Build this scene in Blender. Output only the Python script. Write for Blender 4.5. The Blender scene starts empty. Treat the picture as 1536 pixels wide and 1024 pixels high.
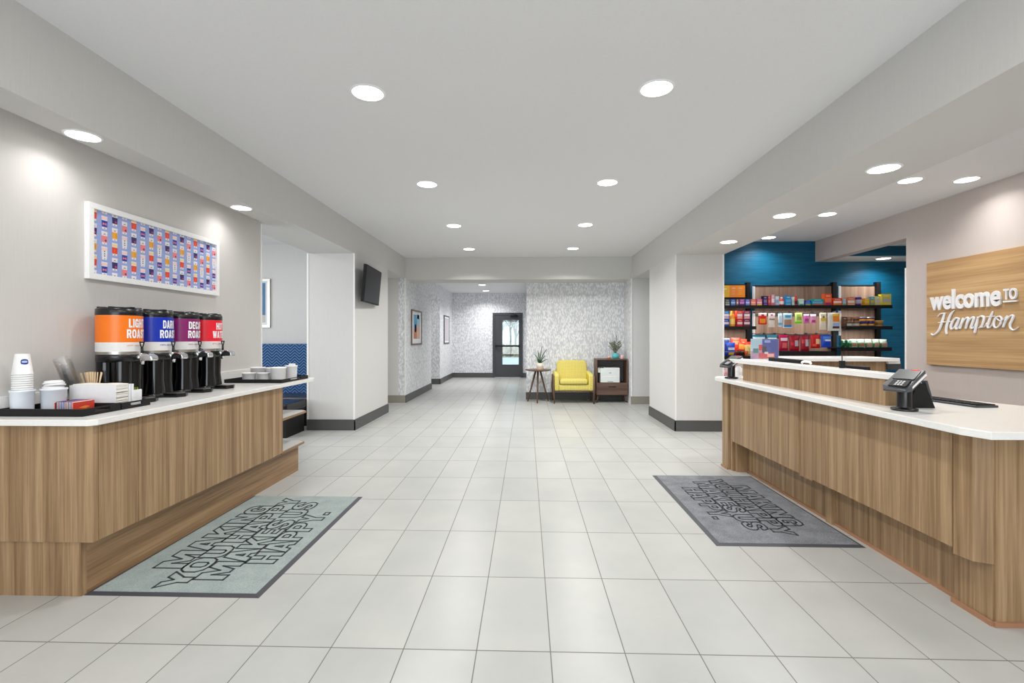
import bpy, math, random
from mathutils import Vector, Matrix
random.seed(7)
PI = math.pi
SC = bpy.context.scene
COL = SC.collection
# ---------------------------------------------------------------- camera model (1536x1024 frame)
F, TH, V0, CH = 720.0, 0.030, 506.0, 1.30
_c, _s = math.cos(TH), math.sin(TH)
def at(u, v, X=None, Y=None, Z=None):
    a = (u-768)/F; b = (V0-v)/F
    d = (a*_c-_s, a*_s+_c, b)
    if X is not None: t = X/d[0]
    elif Y is not None: t = Y/d[1]
    else: t = (Z-CH)/d[2]
    return Vector((d[0]*t, d[1]*t, CH+d[2]*t))

# ---------------------------------------------------------------- materials
def lin(c):
    r = []
    for x in c[:3]:
        x /= 255.0
        r.append(x/12.92 if x <= 0.04045 else ((x+0.055)/1.055)**2.4)
    return (r[0], r[1], r[2], 1.0)
MATS = {}
class NT:
    def __init__(s, name):
        s.m = bpy.data.materials.new(name); s.m.use_nodes = True
        s.t = s.m.node_tree; s.b = s.t.nodes['Principled BSDF']
    def n(s, typ, **k):
        nd = s.t.nodes.new(typ)
        for a, b in k.items():
            if a.startswith('i_'):
                key = a[2:]; nd.inputs[int(key) if key.isdigit() else key].default_value = b
            else: setattr(nd, a, b)
        return nd
    def l(s, a, b): s.t.links.new(a, b)
    def math(s, op, a, b=None, c=None):
        nd = s.n('ShaderNodeMath', operation=op)
        for i, x in enumerate((a, b, c)):
            if x is None: continue
            if hasattr(x, 'links'): s.l(x, nd.inputs[i])
            else: nd.inputs[i].default_value = x
        return nd.outputs[0]
    def ramp(s, fac, stops, interp='LINEAR'):
        nd = s.n('ShaderNodeValToRGB'); cr = nd.color_ramp; cr.interpolation = interp
        while len(cr.elements) < len(stops): cr.elements.new(0.5)
        for e, (p, c) in zip(cr.elements, stops): e.position = p; e.color = lin(c)
        s.l(fac, nd.inputs[0]); return nd.outputs[0]
    def mix(s, f, a, b):
        nd = s.n('ShaderNodeMix', data_type='RGBA')
        if hasattr(f, 'links'): s.l(f, nd.inputs[0])
        else: nd.inputs[0].default_value = f
        for i, x in ((6, a), (7, b)):
            if hasattr(x, 'links'): s.l(x, nd.inputs[i])
            else: nd.inputs[i].default_value = lin(x)
        return nd.outputs[2]
    def bump(s, h, st=0.1, dist=0.01):
        nd = s.n('ShaderNodeBump', i_Strength=st, i_Distance=dist)
        s.l(h, nd.inputs['Height']); s.l(nd.outputs[0], s.b.inputs['Normal'])
def M(name, col, rough=0.5, metal=0.0, noise=0.0, spec=0.5, emit=None, es=0.0, coat=0.0, nscale=30):
    if name in MATS: return MATS[name]
    k = NT(name); b = k.b
    b.inputs['Roughness'].default_value = rough; b.inputs['Metallic'].default_value = metal
    b.inputs['Specular IOR Level'].default_value = spec
    if coat: b.inputs['Coat Weight'].default_value = coat
    tc = k.n('ShaderNodeTexCoord')
    ns = k.n('ShaderNodeTexNoise', i_Scale=nscale, i_Detail=3.0)
    k.l(tc.outputs['Object'], ns.inputs['Vector'])
    d = max(noise, 0.006)
    c1 = [max(0, x*(1-d)) for x in col[:3]]; c2 = [min(255, x*(1+d)) for x in col[:3]]
    k.l(k.ramp(ns.outputs[0], [(0.35, c1), (0.65, c2)]), b.inputs['Base Color'])
    if emit:
        b.inputs['Emission Color'].default_value = lin(emit); b.inputs['Emission Strength'].default_value = es
    MATS[name] = k.m; return k.m
def wood(name, dark, mid, light, axis='Z', rough=0.42, sc=1.0):
    k = NT(name); b = k.b; b.inputs['Roughness'].default_value = rough
    b.inputs['Specular IOR Level'].default_value = 0.3
    g = k.n('ShaderNodeNewGeometry')
    big, small = 22*sc, 0.55*sc
    s = {'Z': (big, big, small), 'Y': (big, small, big), 'X': (small, big, big)}[axis]
    mp = k.n('ShaderNodeMapping'); mp.inputs['Scale'].default_value = s
    k.l(g.outputs['Position'], mp.inputs[0])
    n1 = k.n('ShaderNodeTexNoise', i_Scale=1.0, i_Detail=5.0, i_Roughness=0.6, i_Distortion=0.25); k.l(mp.outputs[0], n1.inputs[0])
    mp2 = k.n('ShaderNodeMapping'); mp2.inputs['Scale'].default_value = tuple(x*5 for x in s)
    k.l(g.outputs['Position'], mp2.inputs[0])
    n2 = k.n('ShaderNodeTexNoise', i_Scale=1.0, i_Detail=3.0); k.l(mp2.outputs[0], n2.inputs[0])
    f = k.math('ADD', k.math('MULTIPLY', n1.outputs[0], 0.72), k.math('MULTIPLY', n2.outputs[0], 0.28))
    k.l(k.ramp(f, [(0.36, dark), (0.5, mid), (0.64, light)]), b.inputs['Base Color'])
    MATS[name] = k.m; return k.m
def paint(name, col, rough=0.6, bump=0.05):
    k = NT(name); b = k.b; b.inputs['Roughness'].default_value = rough; b.inputs['Specular IOR Level'].default_value = 0.25
    g = k.n('ShaderNodeNewGeometry')
    mp = k.n('ShaderNodeMapping'); mp.inputs['Scale'].default_value = (120, 120, 5); k.l(g.outputs['Position'], mp.inputs[0])
    n = k.n('ShaderNodeTexNoise', i_Scale=1.0, i_Detail=2.0); k.l(mp.outputs[0], n.inputs[0])
    c1 = [x*0.992 for x in col]; c2 = [min(255, x*1.006) for x in col]
    k.l(k.ramp(n.outputs[0], [(0.3, c1), (0.7, c2)]), b.inputs['Base Color'])
    k.bump(n.outputs[0], bump, 0.002)
    MATS[name] = k.m; return k.m
def floor_mat():
    k = NT('floor_tile'); b = k.b
    g = k.n('ShaderNodeNewGeometry'); sp = k.n('ShaderNodeSeparateXYZ'); k.l(g.outputs['Position'], sp.inputs[0])
    u = k.math('DIVIDE', k.math('SUBTRACT', sp.outputs[0], 0.0996), 0.3062)
    v = k.math('DIVIDE', k.math('SUBTRACT', sp.outputs[1], 1.990), 0.6124)
    fu = k.math('PINGPONG', u, 0.5); fv = k.math('PINGPONG', v, 0.5)
    gu = k.math('LESS_THAN', fu, 0.0072); gv = k.math('LESS_THAN', fv, 0.0044)
    gr = k.math('MAXIMUM', gu, gv)
    cx = k.n('ShaderNodeCombineXYZ'); k.l(k.math('FLOOR', u), cx.inputs[0]); k.l(k.math('FLOOR', v), cx.inputs[1])
    wn = k.n('ShaderNodeTexWhiteNoise'); k.l(cx.outputs[0], wn.inputs[0])
    ns = k.n('ShaderNodeTexNoise', i_Scale=2.2, i_Detail=5.0, i_Roughness=0.55)
    av = k.n('ShaderNodeVectorMath', operation='ADD'); k.l(g.outputs['Position'], av.inputs[0]); 
    sc = k.n('ShaderNodeVectorMath', operation='SCALE'); k.l(cx.outputs[0], sc.inputs[0]); sc.inputs['Scale'].default_value = 3.7
    k.l(sc.outputs[0], av.inputs[1]); k.l(av.outputs[0], ns.inputs[0])
    f = k.math('ADD', k.math('MULTIPLY', wn.outputs[0], 0.2), k.math('MULTIPLY', ns.outputs[0], 0.8))
    tile = k.ramp(f, [(0.2, (163, 164, 162)), (0.5, (173, 174, 171)), (0.8, (183, 183, 179))])
    colr = k.mix(gr, tile, (108, 106, 102)); k.l(colr, b.inputs['Base Color'])
    k.l(k.math('MULTIPLY_ADD', gr, 0.5, 0.31), b.inputs['Roughness'])
    b.inputs['Specular IOR Level'].default_value = 0.5
    k.bump(k.math('SUBTRACT', 1.0, gr), 0.25, 0.002)
    MATS['floor_tile'] = k.m; return k.m
def wallpaper():
    k = NT('wallpaper'); b = k.b; b.inputs['Roughness'].default_value = 0.6; b.inputs['Specular IOR Level'].default_value = 0.25
    g = k.n('ShaderNodeNewGeometry')
    dn = k.n('ShaderNodeTexNoise', i_Scale=11.0, i_Detail=1.0); k.l(g.outputs['Position'], dn.inputs[0])
    sc = k.n('ShaderNodeVectorMath', operation='SCALE'); k.l(dn.outputs[1], sc.inputs[0]); sc.inputs['Scale'].default_value = 0.05
    av = k.n('ShaderNodeVectorMath', operation='ADD'); k.l(g.outputs['Position'], av.inputs[0]); k.l(sc.outputs[0], av.inputs[1])
    mp = k.n('ShaderNodeMapping'); mp.inputs['Scale'].default_value = (40, 40, 13); k.l(av.outputs[0], mp.inputs[0])
    vo = k.n('ShaderNodeTexVoronoi', i_Scale=1.0, i_Randomness=0.85); k.l(mp.outputs[0], vo.inputs[0])
    k.l(k.ramp(vo.outputs['Distance'], [(0.30, (238, 239, 240)), (0.66, (200, 202, 207))]), b.inputs['Base Color'])
    MATS['wallpaper'] = k.m; return k.m
def zigzag():
    k = NT('zigzag_fabric'); b = k.b; b.inputs['Roughness'].default_value = 0.8
    g = k.n('ShaderNodeNewGeometry'); sp = k.n('ShaderNodeSeparateXYZ'); k.l(g.outputs['Position'], sp.inputs[0])
    z = k.math('PINGPONG', sp.outputs[0], 0.073)
    w = k.math('ADD', sp.outputs[2], k.math('MULTIPLY', z, 0.9))
    fr = k.math('FRACT', k.math('DIVIDE', w, 0.046))
    st = k.math('LESS_THAN', fr, 0.22)
    k.l(k.mix(st, (24, 62, 112), (104, 150, 192)), b.inputs['Base Color'])
    MATS['zigzag'] = k.m; return k.m
def plaid():
    k = NT('yellow_plaid'); b = k.b; b.inputs['Roughness'].default_value = 0.85
    g = k.n('ShaderNodeTexCoord'); sp = k.n('ShaderNodeSeparateXYZ'); k.l(g.outputs['Object'], sp.inputs[0])
    x = k.math('LESS_THAN', k.math('FRACT', k.math('DIVIDE', sp.outputs[0], 0.03)), 0.36)
    yz = k.math('ADD', sp.outputs[2], sp.outputs[1])
    y = k.math('LESS_THAN', k.math('FRACT', k.math('DIVIDE', yz, 0.03)), 0.36)
    a = k.mix(x, (214, 196, 34), (232, 226, 176))
    k.l(k.mix(k.math('MULTIPLY', y, 0.85), a, (196, 180, 96)), b.inputs['Base Color'])
    MATS['plaid'] = k.m; return k.m
def carpet(name, c1, c2):
    k = NT(name); b = k.b; b.inputs['Roughness'].default_value = 0.95; b.inputs['Specular IOR Level'].default_value = 0.1
    g = k.n('ShaderNodeNewGeometry')
    n = k.n('ShaderNodeTexNoise', i_Scale=260.0, i_Detail=2.0); k.l(g.outputs['Position'], n.inputs[0])
    n2 = k.n('ShaderNodeTexNoise', i_Scale=9.0, i_Detail=4.0); k.l(g.outputs['Position'], n2.inputs[0])
    f = k.math('ADD', k.math('MULTIPLY', n.outputs[0], 0.7), k.math('MULTIPLY', n2.outputs[0], 0.3))
    k.l(k.ramp(f, [(0.35, c1), (0.65, c2)]), b.inputs['Base Color']); k.bump(n.outputs[0], 0.4, 0.003)
    MATS[name] = k.m; return k.m
def glass(name, tint=(235, 245, 245), mixf=0.08, rough=0.02):
    k = NT(name); t = k.t
    tr = k.n('ShaderNodeBsdfTransparent'); tr.inputs[0].default_value = lin(tint)
    gl = k.n('ShaderNodeBsdfGlossy'); gl.inputs['Roughness'].default_value = rough
    mx = k.n('ShaderNodeMixShader'); mx.inputs[0].default_value = mixf
    k.l(tr.outputs[0], mx.inputs[1]); k.l(gl.outputs[0], mx.inputs[2])
    k.l(mx.outputs[0], t.nodes['Material Output'].inputs[0])
    MATS[name] = k.m; return k.m
def textured_blue():
    k = NT('blue_wallcovering'); b = k.b; b.inputs['Roughness'].default_value = 0.42; b.inputs['Specular IOR Level'].default_value = 0.4
    g = k.n('ShaderNodeNewGeometry')
    mp = k.n('ShaderNodeMapping'); mp.inputs['Scale'].default_value = (4, 4, 60); k.l(g.outputs['Position'], mp.inputs[0])
    n = k.n('ShaderNodeTexNoise', i_Scale=1.0, i_Detail=4.0); k.l(mp.outputs[0], n.inputs[0])
    k.l(k.ramp(n.outputs[0], [(0.3, (5, 78, 110)), (0.7, (12, 98, 132))]), b.inputs['Base Color']); k.bump(n.outputs[0], 0.35, 0.006)
    MATS['blue_wall'] = k.m; return k.m

WALL = paint('wall_paint', (207, 206, 204))
ARTW = paint('wall_vinyl', (205, 202, 199))
TAUPE = paint('taupe_paint', (196, 186, 181))
CEIL = paint('ceiling_paint', (226, 226, 227), 0.8, 0.02)
BEAMM = paint('beam_paint', (203, 202, 199), 0.6)
FLOOR = floor_mat(); WP = wallpaper(); ZZ = zigzag(); PL = plaid(); BLUEW = textured_blue()
OAK = wood('oak_laminate', (126, 99, 71), (152, 124, 92), (177, 149, 114))
OAKH = wood('oak_laminate_horizontal', (122, 95, 69), (145, 116, 85), (169, 140, 106), 'Y')
SIGNW = wood('sign_oak', (170, 134, 93), (189, 153, 109), (205, 171, 126), 'Y', sc=0.7)
WALN = wood('walnut', (84, 62, 52), (104, 80, 68), (124, 98, 82), 'Z')
WALNX = wood('walnut_horizontal', (78, 58, 50), (98, 76, 66), (116, 92, 80), 'X')
GOND = wood('shelf_back_laminate', (128, 104, 90), (150, 124, 108), (170, 144, 126), 'Z', sc=0.8)
PALEW = wood('pale_laminate', (196, 176, 168), (214, 198, 190), (226, 212, 206), 'Z', sc=0.8)
QUARTZ = M('quartz', (232, 231, 228), 0.22, noise=0.008, nscale=60)
BASE = M('baseboard_vinyl', (78, 78, 77), 0.5)
BASET = M('baseboard_tan', (142, 139, 128), 0.5)
WHITE = M('white_gloss', (238, 238, 238), 0.35)
WHITEM = M('white_matte', (236, 236, 238), 0.6)
TRIMW = M('corner_trim', (236, 235, 233), 0.5)
BLACK = M('black_plastic', (16, 17, 19), 0.25)
BLACKM = M('black_matte', (14, 14, 15), 0.6, spec=0.35)
BLACKG = M('black_gloss', (10, 11, 14), 0.14)
DGREY = M('dark_grey_plastic', (62, 64, 68), 0.4)
MGREY = M('mid_grey', (130, 132, 134), 0.5)
CHROME = M('chrome', (215, 217, 220), 0.12, 1.0)
STEEL = M('steel', (190, 188, 180), 0.3, 1.0)
DOORM = M('door_paint', (58, 60, 64), 0.4)
LAMPE = M('lamp_glow', (255, 255, 255), 0.5, emit=(255, 253, 248), es=9.0)
GLASS = glass('clear_glass'); PLASTIC = glass('clear_plastic', (252, 252, 252), 0.10, 0.15)
def C(r, g, b, rough=0.45): return M('c_%d_%d_%d' % (r, g, b), (r, g, b), rough)

# ---------------------------------------------------------------- mesh building
class MB:
    def __init__(s): s.v = []; s.f = []; s.mi = []; s.mats = []; s.sm = []
    def m(s, mat):
        if mat not in s.mats: s.mats.append(mat)
        return s.mats.index(mat)
    def add(s, vs, fs, mat, smooth=False, T=None):
        o = len(s.v)
        for p in vs:
            p = Vector(p)
            if T is not None: p = T @ p
            s.v.append(tuple(p))
        i = s.m(mat)
        for f in fs: s.f.append(tuple(o+x for x in f)); s.mi.append(i); s.sm.append(smooth)
        return s
    def box(s, x0, x1, y0, y1, z0, z1, mat, T=None):
        v = [(x0,y0,z0),(x1,y0,z0),(x1,y1,z0),(x0,y1,z0),(x0,y0,z1),(x1,y0,z1),(x1,y1,z1),(x0,y1,z1)]
        return s.add(v, [(0,3,2,1),(4,5,6,7),(0,1,5,4),(1,2,6,5),(2,3,7,6),(3,0,4,7)], mat, False, T)
    def prism(s, pts, z0, z1, mat, T=None):      # pts CCW in xy
        n = len(pts)
        v = [(p[0], p[1], z0) for p in pts] + [(p[0], p[1], z1) for p in pts]
        f = [tuple(range(n-1, -1, -1)), tuple(range(n, 2*n))] + [(i, (i+1) % n, n+(i+1) % n, n+i) for i in range(n)]
        return s.add(v, f, mat, False, T)
    def lathe(s, prof, mat, n=28, T=None, sx=1.0, sy=1.0, caps=True, smooth=True):
        v = []; f = []
        for r, z in prof:
            for i in range(n):
                a = 2*PI*i/n; v.append((r*math.cos(a)*sx, r*math.sin(a)*sy, z))
        k = len(prof)
        for j in range(k-1):
            for i in range(n):
                f.append((j*n+i, j*n+(i+1) % n, (j+1)*n+(i+1) % n, (j+1)*n+i))
        s.add(v, f, mat, smooth, T)
        if caps:
            s.add(v[:n], [tuple(range(n-1, -1, -1))], mat, False, T)
            s.add(v[-n:], [tuple(range(n))], mat, False, T)
        return s
    def cyl(s, r, z0, z1, mat, n=24, T=None, r2=None):
        return s.lathe([(r, z0), (r if r2 is None else r2, z1)], mat, n, T)
    def tube(s, pts, rad, mat, n=8, flat=None, up=Vector((0, 0, 1)), T=None):
        pts = [Vector(p) for p in pts]; k = len(pts)
        if not hasattr(rad, '__len__'): rad = [rad]*k
        v = []; f = []
        for i, p in enumerate(pts):
            d = (pts[min(i+1, k-1)]-pts[max(i-1, 0)]).normalized()
            u = up if abs(d.dot(up)) < 0.95 else Vector((1, 0, 0))
            a = d.cross(u).normalized(); b = a.cross(d).normalized()
            for j in range(n):
                t = 2*PI*j/n
                v.append(p + a*math.cos(t)*rad[i] + b*math.sin(t)*(flat if flat else rad[i]))
        for i in range(k-1):
            for j in range(n): f.append((i*n+j, i*n+(j+1) % n, (i+1)*n+(j+1) % n, (i+1)*n+j))
        f.append(tuple(range(n-1, -1, -1))); f.append(tuple((k-1)*n+j for j in range(n)))
        return s.add(v, f, mat, True, T)
    def mesh(s, name):
        me = bpy.data.meshes.new(name); me.from_pydata(s.v, [], s.f)
        for m in s.mats: me.materials.append(m)
        me.polygons.foreach_set('material_index', s.mi); me.polygons.foreach_set('use_smooth', s.sm)
        me.update(); return me
def cat(pts, n=6):
    out = []; k = len(pts)
    for i in range(k-1):
        p0, p1, p2, p3 = [pts[max(0, min(k-1, j))] for j in (i-1, i, i+1, i+2)]
        for q in range(n):
            t = q/n
            out.append(tuple(0.5*((2*b)+(-a+c)*t+(2*a-5*b+4*c-d)*t*t+(-a+3*b-3*c+d)*t**3) for a, b, c, d in zip(p0, p1, p2, p3)))
    out.append(tuple(pts[-1])); return out
def link(name, mb, parent=None, bevel=0.0, loc=None, rz=0):
    me = mb if isinstance(mb, bpy.types.Mesh) else mb.mesh(name)
    o = bpy.data.objects.new(name, me); COL.objects.link(o)
    if parent: o.parent = parent
    if loc: o.location = loc
    o.rotation_euler[2] = rz
    if bevel:
        m = o.modifiers.new('bevel', 'BEVEL'); m.width = bevel; m.segments = 2; m.limit_method = 'ANGLE'; m.angle_limit = 0.6
    return o
def tag(o, label, cat_, group=None):
    o['label'] = label; o['category'] = cat_
    if group: o['group'] = group
    return o
def thing(name, label, cat_, loc=(0, 0, 0), rz=0, group=None):
    o = bpy.data.objects.new(name, None); COL.objects.link(o); o.location = loc; o.rotation_euler[2] = rz
    o.empty_display_size = 0.05
    return tag(o, label, cat_, group)
def struct(name, mb, bevel=0.0):
    o = link(name, mb, bevel=bevel); o['kind'] = 'structure'; return o
def B(*a, **k): return MB().box(*a, **k)
def clone(root, loc, rz=None, label=None):
    r = root.copy(); COL.objects.link(r); r.location = loc
    if rz is not None: r.rotation_euler[2] = rz
    if label: r['label'] = label
    for ch in list(root.children):
        c = ch.copy(); COL.objects.link(c); c.parent = r
        for g in list(ch.children):
            d = g.copy(); COL.objects.link(d); d.parent = c
    return r
def text_raw(s, size=1.0, offset=0.0, wire=None, extrude=0.0, spacing=1.0, linesp=1.0, align='LEFT'):
    cu = bpy.data.curves.new('t', 'FONT'); cu.body = s; cu.size = size; cu.offset = offset
    cu.space_character = spacing; cu.space_line = linesp; cu.align_x = align; cu.resolution_u = 4
    if wire: cu.fill_mode = 'NONE'; cu.bevel_depth = wire; cu.bevel_resolution = 0
    else: cu.extrude = extrude
    ob = bpy.data.objects.new('t', cu); COL.objects.link(ob)
    dg = bpy.context.evaluated_depsgraph_get(); dg.update()
    me = bpy.data.meshes.new_from_object(ob.evaluated_get(dg))
    v = [tuple(p.co) for p in me.vertices]; f = [tuple(p.vertices) for p in me.polygons]
    bpy.data.objects.remove(ob); bpy.data.meshes.remove(me)
    return v, f
def text_fit(s, x0, x1, z0, z1, fn, mat, name, parent, bold=0.02, wire=None, extrude=0.0):
    """text stretched to a box; fn(x, z, depth) gives the local point"""
    v, f = text_raw(s, 1.0, bold, wire, extrude)
    xs = [p[0] for p in v]; ys = [p[1] for p in v]
    a, b = min(xs), max(xs); c, d = min(ys), max(ys)
    w = [fn(x0+(p[0]-a)/(b-a)*(x1-x0), z0+(p[1]-c)/(d-c)*(z1-z0), p[2]) for p in v]
    mb = MB(); mb.add(w, f, mat); return link(name, mb, parent)

# block letter outlines: (width, [contours]) in a unit-high box
_O = lambda w, a, b: [(a, b), (a+.1, b*.25), (a+.24, 0), (w-a-.24, 0), (w-a-.1, b*.25), (w-a, b), (w-a, 1-b), (w-a-.1, 1-b*.25), (w-a-.24, 1), (a+.24, 1), (a+.1, 1-b*.25), (a, 1-b)]
_PH = [(.24, .56), (.39, .56), (.44, .62), (.44, .76), (.39, .81), (.24, .81)]
_CT = [(.45, .64), (.45, .72), (.4, .78), (.3, .78), (.24, .7), (.24, .3), (.3, .22), (.4, .22), (.45, .28)]
GLY = {
 'I': (.24, [[(0, 0), (.24, 0), (.24, 1), (0, 1)]]), '.': (.22, [[(0, 0), (.22, 0), (.22, .2), (0, .2)]]),
 'L': (.54, [[(0, 0), (.54, 0), (.54, .2), (.24, .2), (.24, 1), (0, 1)]]),
 'E': (.56, [[(0, 0), (.56, 0), (.56, .2), (.24, .2), (.24, .41), (.5, .41), (.5, .6), (.24, .6), (.24, .8), (.55, .8), (.55, 1), (0, 1)]]),
 'F': (.55, [[(0, 0), (.24, 0), (.24, .39), (.5, .39), (.5, .59), (.24, .59), (.24, .8), (.55, .8), (.55, 1), (0, 1)]]),
 'H': (.68, [[(0, 0), (.24, 0), (.24, .4), (.44, .4), (.44, 0), (.68, 0), (.68, 1), (.44, 1), (.44, .6), (.24, .6), (.24, 1), (0, 1)]]),
 'T': (.62, [[(.19, 0), (.43, 0), (.43, .8), (.62, .8), (.62, 1), (0, 1), (0, .8), (.19, .8)]]),
 'K': (.74, [[(0, 0), (.24, 0), (.24, .3), (.31, .4), (.48, 0), (.74, 0), (.48, .58), (.72, 1), (.46, 1), (.24, .6), (.24, 1), (0, 1)]]),
 'M': (.9, [[(0, 0), (.23, 0), (.23, .6), (.37, .1), (.53, .1), (.67, .6), (.67, 0), (.9, 0), (.9, 1), (.59, 1), (.45, .5), (.31, 1), (0, 1)]]),
 'N': (.7, [[(0, 0), (.23, 0), (.23, .52), (.44, 0), (.7, 0), (.7, 1), (.47, 1), (.47, .5), (.26, 1), (0, 1)]]),
 'A': (.74, [[(0, 0), (.25, 0), (.29, .18), (.45, .18), (.49, 0), (.74, 0), (.51, 1), (.23, 1)], [(.32, .38), (.37, .66), (.42, .38)]]),
 'Y': (.72, [[(.24, 0), (.48, 0), (.48, .4), (.72, 1), (.47, 1), (.36, .66), (.25, 1), (0, 1), (.24, .4)]]),
 'W': (1.0, [[(.18, 0), (.42, 0), (.5, .5), (.58, 0), (.82, 0), (1, 1), (.75, 1), (.69, .44), (.6, 1), (.4, 1), (.31, .44), (.25, 1), (0, 1)]]),
 'U': (.68, [[(0, .28), (.09, .07), (.24, 0), (.44, 0), (.59, .07), (.68, .28), (.68, 1), (.44, 1), (.44, .3), (.39, .21), (.29, .21), (.24, .3), (.24, 1), (0, 1)]]),
 'O': (.72, [_O(.72, 0, .28), [(.24, .3), (.24, .7), (.3, .79), (.42, .79), (.48, .7), (.48, .3), (.42, .21), (.3, .21)]]),
 'C': (.68, [[(.68, .62), (.68, .72), (.59, .93), (.44, 1), (.24, 1), (.1, .93), (0, .72), (0, .28), (.1, .07), (.24, 0), (.44, 0), (.59, .07), (.68, .28), (.68, .38), (.45, .38)]+_CT[::-1][:9]]),
 'G': (.68, [[(.68, .64), (.68, .72), (.59, .93), (.44, 1), (.24, 1), (.1, .93), (0, .72), (0, .28), (.1, .07), (.24, 0), (.36, 0), (.46, .07), (.51, 0), (.68, 0), (.68, .54), (.36, .54), (.36, .38), (.45, .38)]+_CT[::-1][:9]]),
 'P': (.68, [[(0, 0), (.24, 0), (.24, .38), (.44, .38), (.6, .45), (.68, .6), (.68, .8), (.6, .94), (.44, 1), (0, 1)], _PH]),
 'R': (.71, [[(0, 0), (.24, 0), (.24, .4), (.32, .4), (.46, 0), (.71, 0), (.54, .44), (.62, .49), (.68, .6), (.68, .8), (.6, .94), (.44, 1), (0, 1)], _PH]),
 'D': (.7, [[(0, 0), (.4, 0), (.6, .08), (.7, .28), (.7, .72), (.6, .92), (.4, 1), (0, 1)], [(.24, .2), (.24, .8), (.38, .8), (.46, .7), (.46, .3), (.38, .2)]]),
 'S': (.68, [[(0, .34), (0, .23), (.09, .06), (.25, 0), (.44, 0), (.6, .06), (.68, .22), (.68, .38), (.58, .52), (.30, .64), (.25, .71), (.27, .79), (.34, .82), (.41, .79), (.44, .72), (.44, .67), (.67, .67), (.67, .77), (.59, .94), (.43, 1), (.25, 1), (.09, .94), (.01, .78), (.01, .63), (.1, .49), (.38, .36), (.43, .29), (.41, .21), (.34, .18), (.27, .2), (.23, .27), (.23, .34)]]),
}
def contours(s, gap=.09, space=.3):
    x = 0; out = []
    for ch in s:
        if ch == ' ': x += space; continue
        w, cs = GLY[ch]; out += [[(x+a, b) for a, b in c] for c in cs]; x += w+gap
    return out, x-gap
def block_text(s, x0, x1, z0, z1, fn, mat, name, parent, gap=.09):
    cs, W_ = contours(s, gap); cu = bpy.data.curves.new('t', 'CURVE'); cu.dimensions = '2D'; cu.fill_mode = 'FRONT'
    for c in cs:
        sp_ = cu.splines.new('POLY'); sp_.points.add(len(c)-1); sp_.use_cyclic_u = True
        for p, (a, b) in zip(sp_.points, c): p.co = (a, b, 0, 1)
    ob = bpy.data.objects.new('t', cu); COL.objects.link(ob); dg = bpy.context.evaluated_depsgraph_get(); dg.update()
    me = bpy.data.meshes.new_from_object(ob.evaluated_get(dg))
    v = [tuple(p.co) for p in me.vertices]; f = [tuple(p.vertices) for p in me.polygons]
    bpy.data.objects.remove(ob); bpy.data.meshes.remove(me)
    mb = MB(); mb.add([fn(x0+a/W_*(x1-x0), z0+b*(z1-z0), 0) for a, b, _ in v], f, mat); return link(name, mb, parent)
def outline_text(s, x0, x1, z0, z1, fn, mat, name, parent, rad=.0052):
    cs, W_ = contours(s, .0, .22); mb = MB()
    for c in cs:
        P3 = [fn(x0+a/W_*(x1-x0), z0+b*(z1-z0), 0) for a, b in c+[c[0]]]
        for i in range(len(P3)-1):
            a, b = Vector(P3[i]), Vector(P3[i+1]); d = (b-a).normalized()*rad
            n = Vector((-d.y, d.x, 0)); a = a-d; b = b+d; u = Vector((0, 0, .0012))
            vs = [a+n, a-n, b-n, b+n]
            mb.add([p for p in vs]+[p+u for p in vs], [(4, 5, 6, 7), (0, 1, 5, 4), (1, 2, 6, 5), (2, 3, 7, 6), (3, 0, 4, 7)], mat)
    return link(name, mb, parent)

# ================================================================ ROOM
struct('floor', B(-8, 8, -4, 15.85, -0.1, 0, FLOOR))
struct('ceiling', B(-2.41, 2.07, -3.3, 9.5, 2.89, 3.0, CEIL))
m = MB(); m.box(-2.63, -2.41, -3.3, 4.78, 2.45, 3.0, BEAMM); m.box(-2.87, -2.63, -3.3, 4.78, 2.5, 3.0, BEAMM)
m.box(-3.02, -2.41, 4.78, 9.5, 2.48, 3.0, BEAMM)
struct('wall_left_beam', m)
m = MB(); m.box(2.07, 2.73, -3.3, 9.5, 2.45, 3.0, BEAMM); struct('wall_right_beam', m)
struct('wall_left', B(-2.87, -2.75, -3.3, 4.90, 0, 2.5, ARTW))
struct('trim_1', B(-2.76, -2.742, 4.888, 4.905, 0.9, 2.5, TRIMW))
struct('wall_left_column', B(-3.08, -2.41, 6.66, 8.28, 0, 2.48, WALL))
m = MB(); m.box(-2.425, -2.405, 6.655, 6.672, 0.15, 2.48, TRIMW); m.box(-3.085, -3.06, 6.655, 6.672, 0, 2.48, TRIMW); struct('trim_2', m)
m = MB()
for z0, z1, e in ((0, 0.125, 0.014), (0.125, 0.15, 0.009)):
    m.box(-3.08, -2.41+e, 6.66-e, 6.66, z0, z1, BASE); m.box(-2.41, -2.41+e, 6.66-e, 8.29, z0, z1, BASE)
struct('baseboard_left_column', m)
# corridor recess, left
struct('wall_left_recess', B(-4.6, -2.55, 9.5, 9.62, 0, 2.6, WALL))
m = MB(); m.box(-4.7, -4.6, 7.7, 9.62, 0, 2.6, WALL); m.box(-4.6, -3.02, 8.28, 9.5, 2.5, 2.6, CEIL); m.box(-4.6, -3.08, 8.16, 8.28, 0, 2.6, WALL); struct('wall_left_passage', m)
struct('baseboard_left_recess', B(-4.6, -2.42, 9.485, 9.5, 0, 0.15, BASET))
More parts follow.
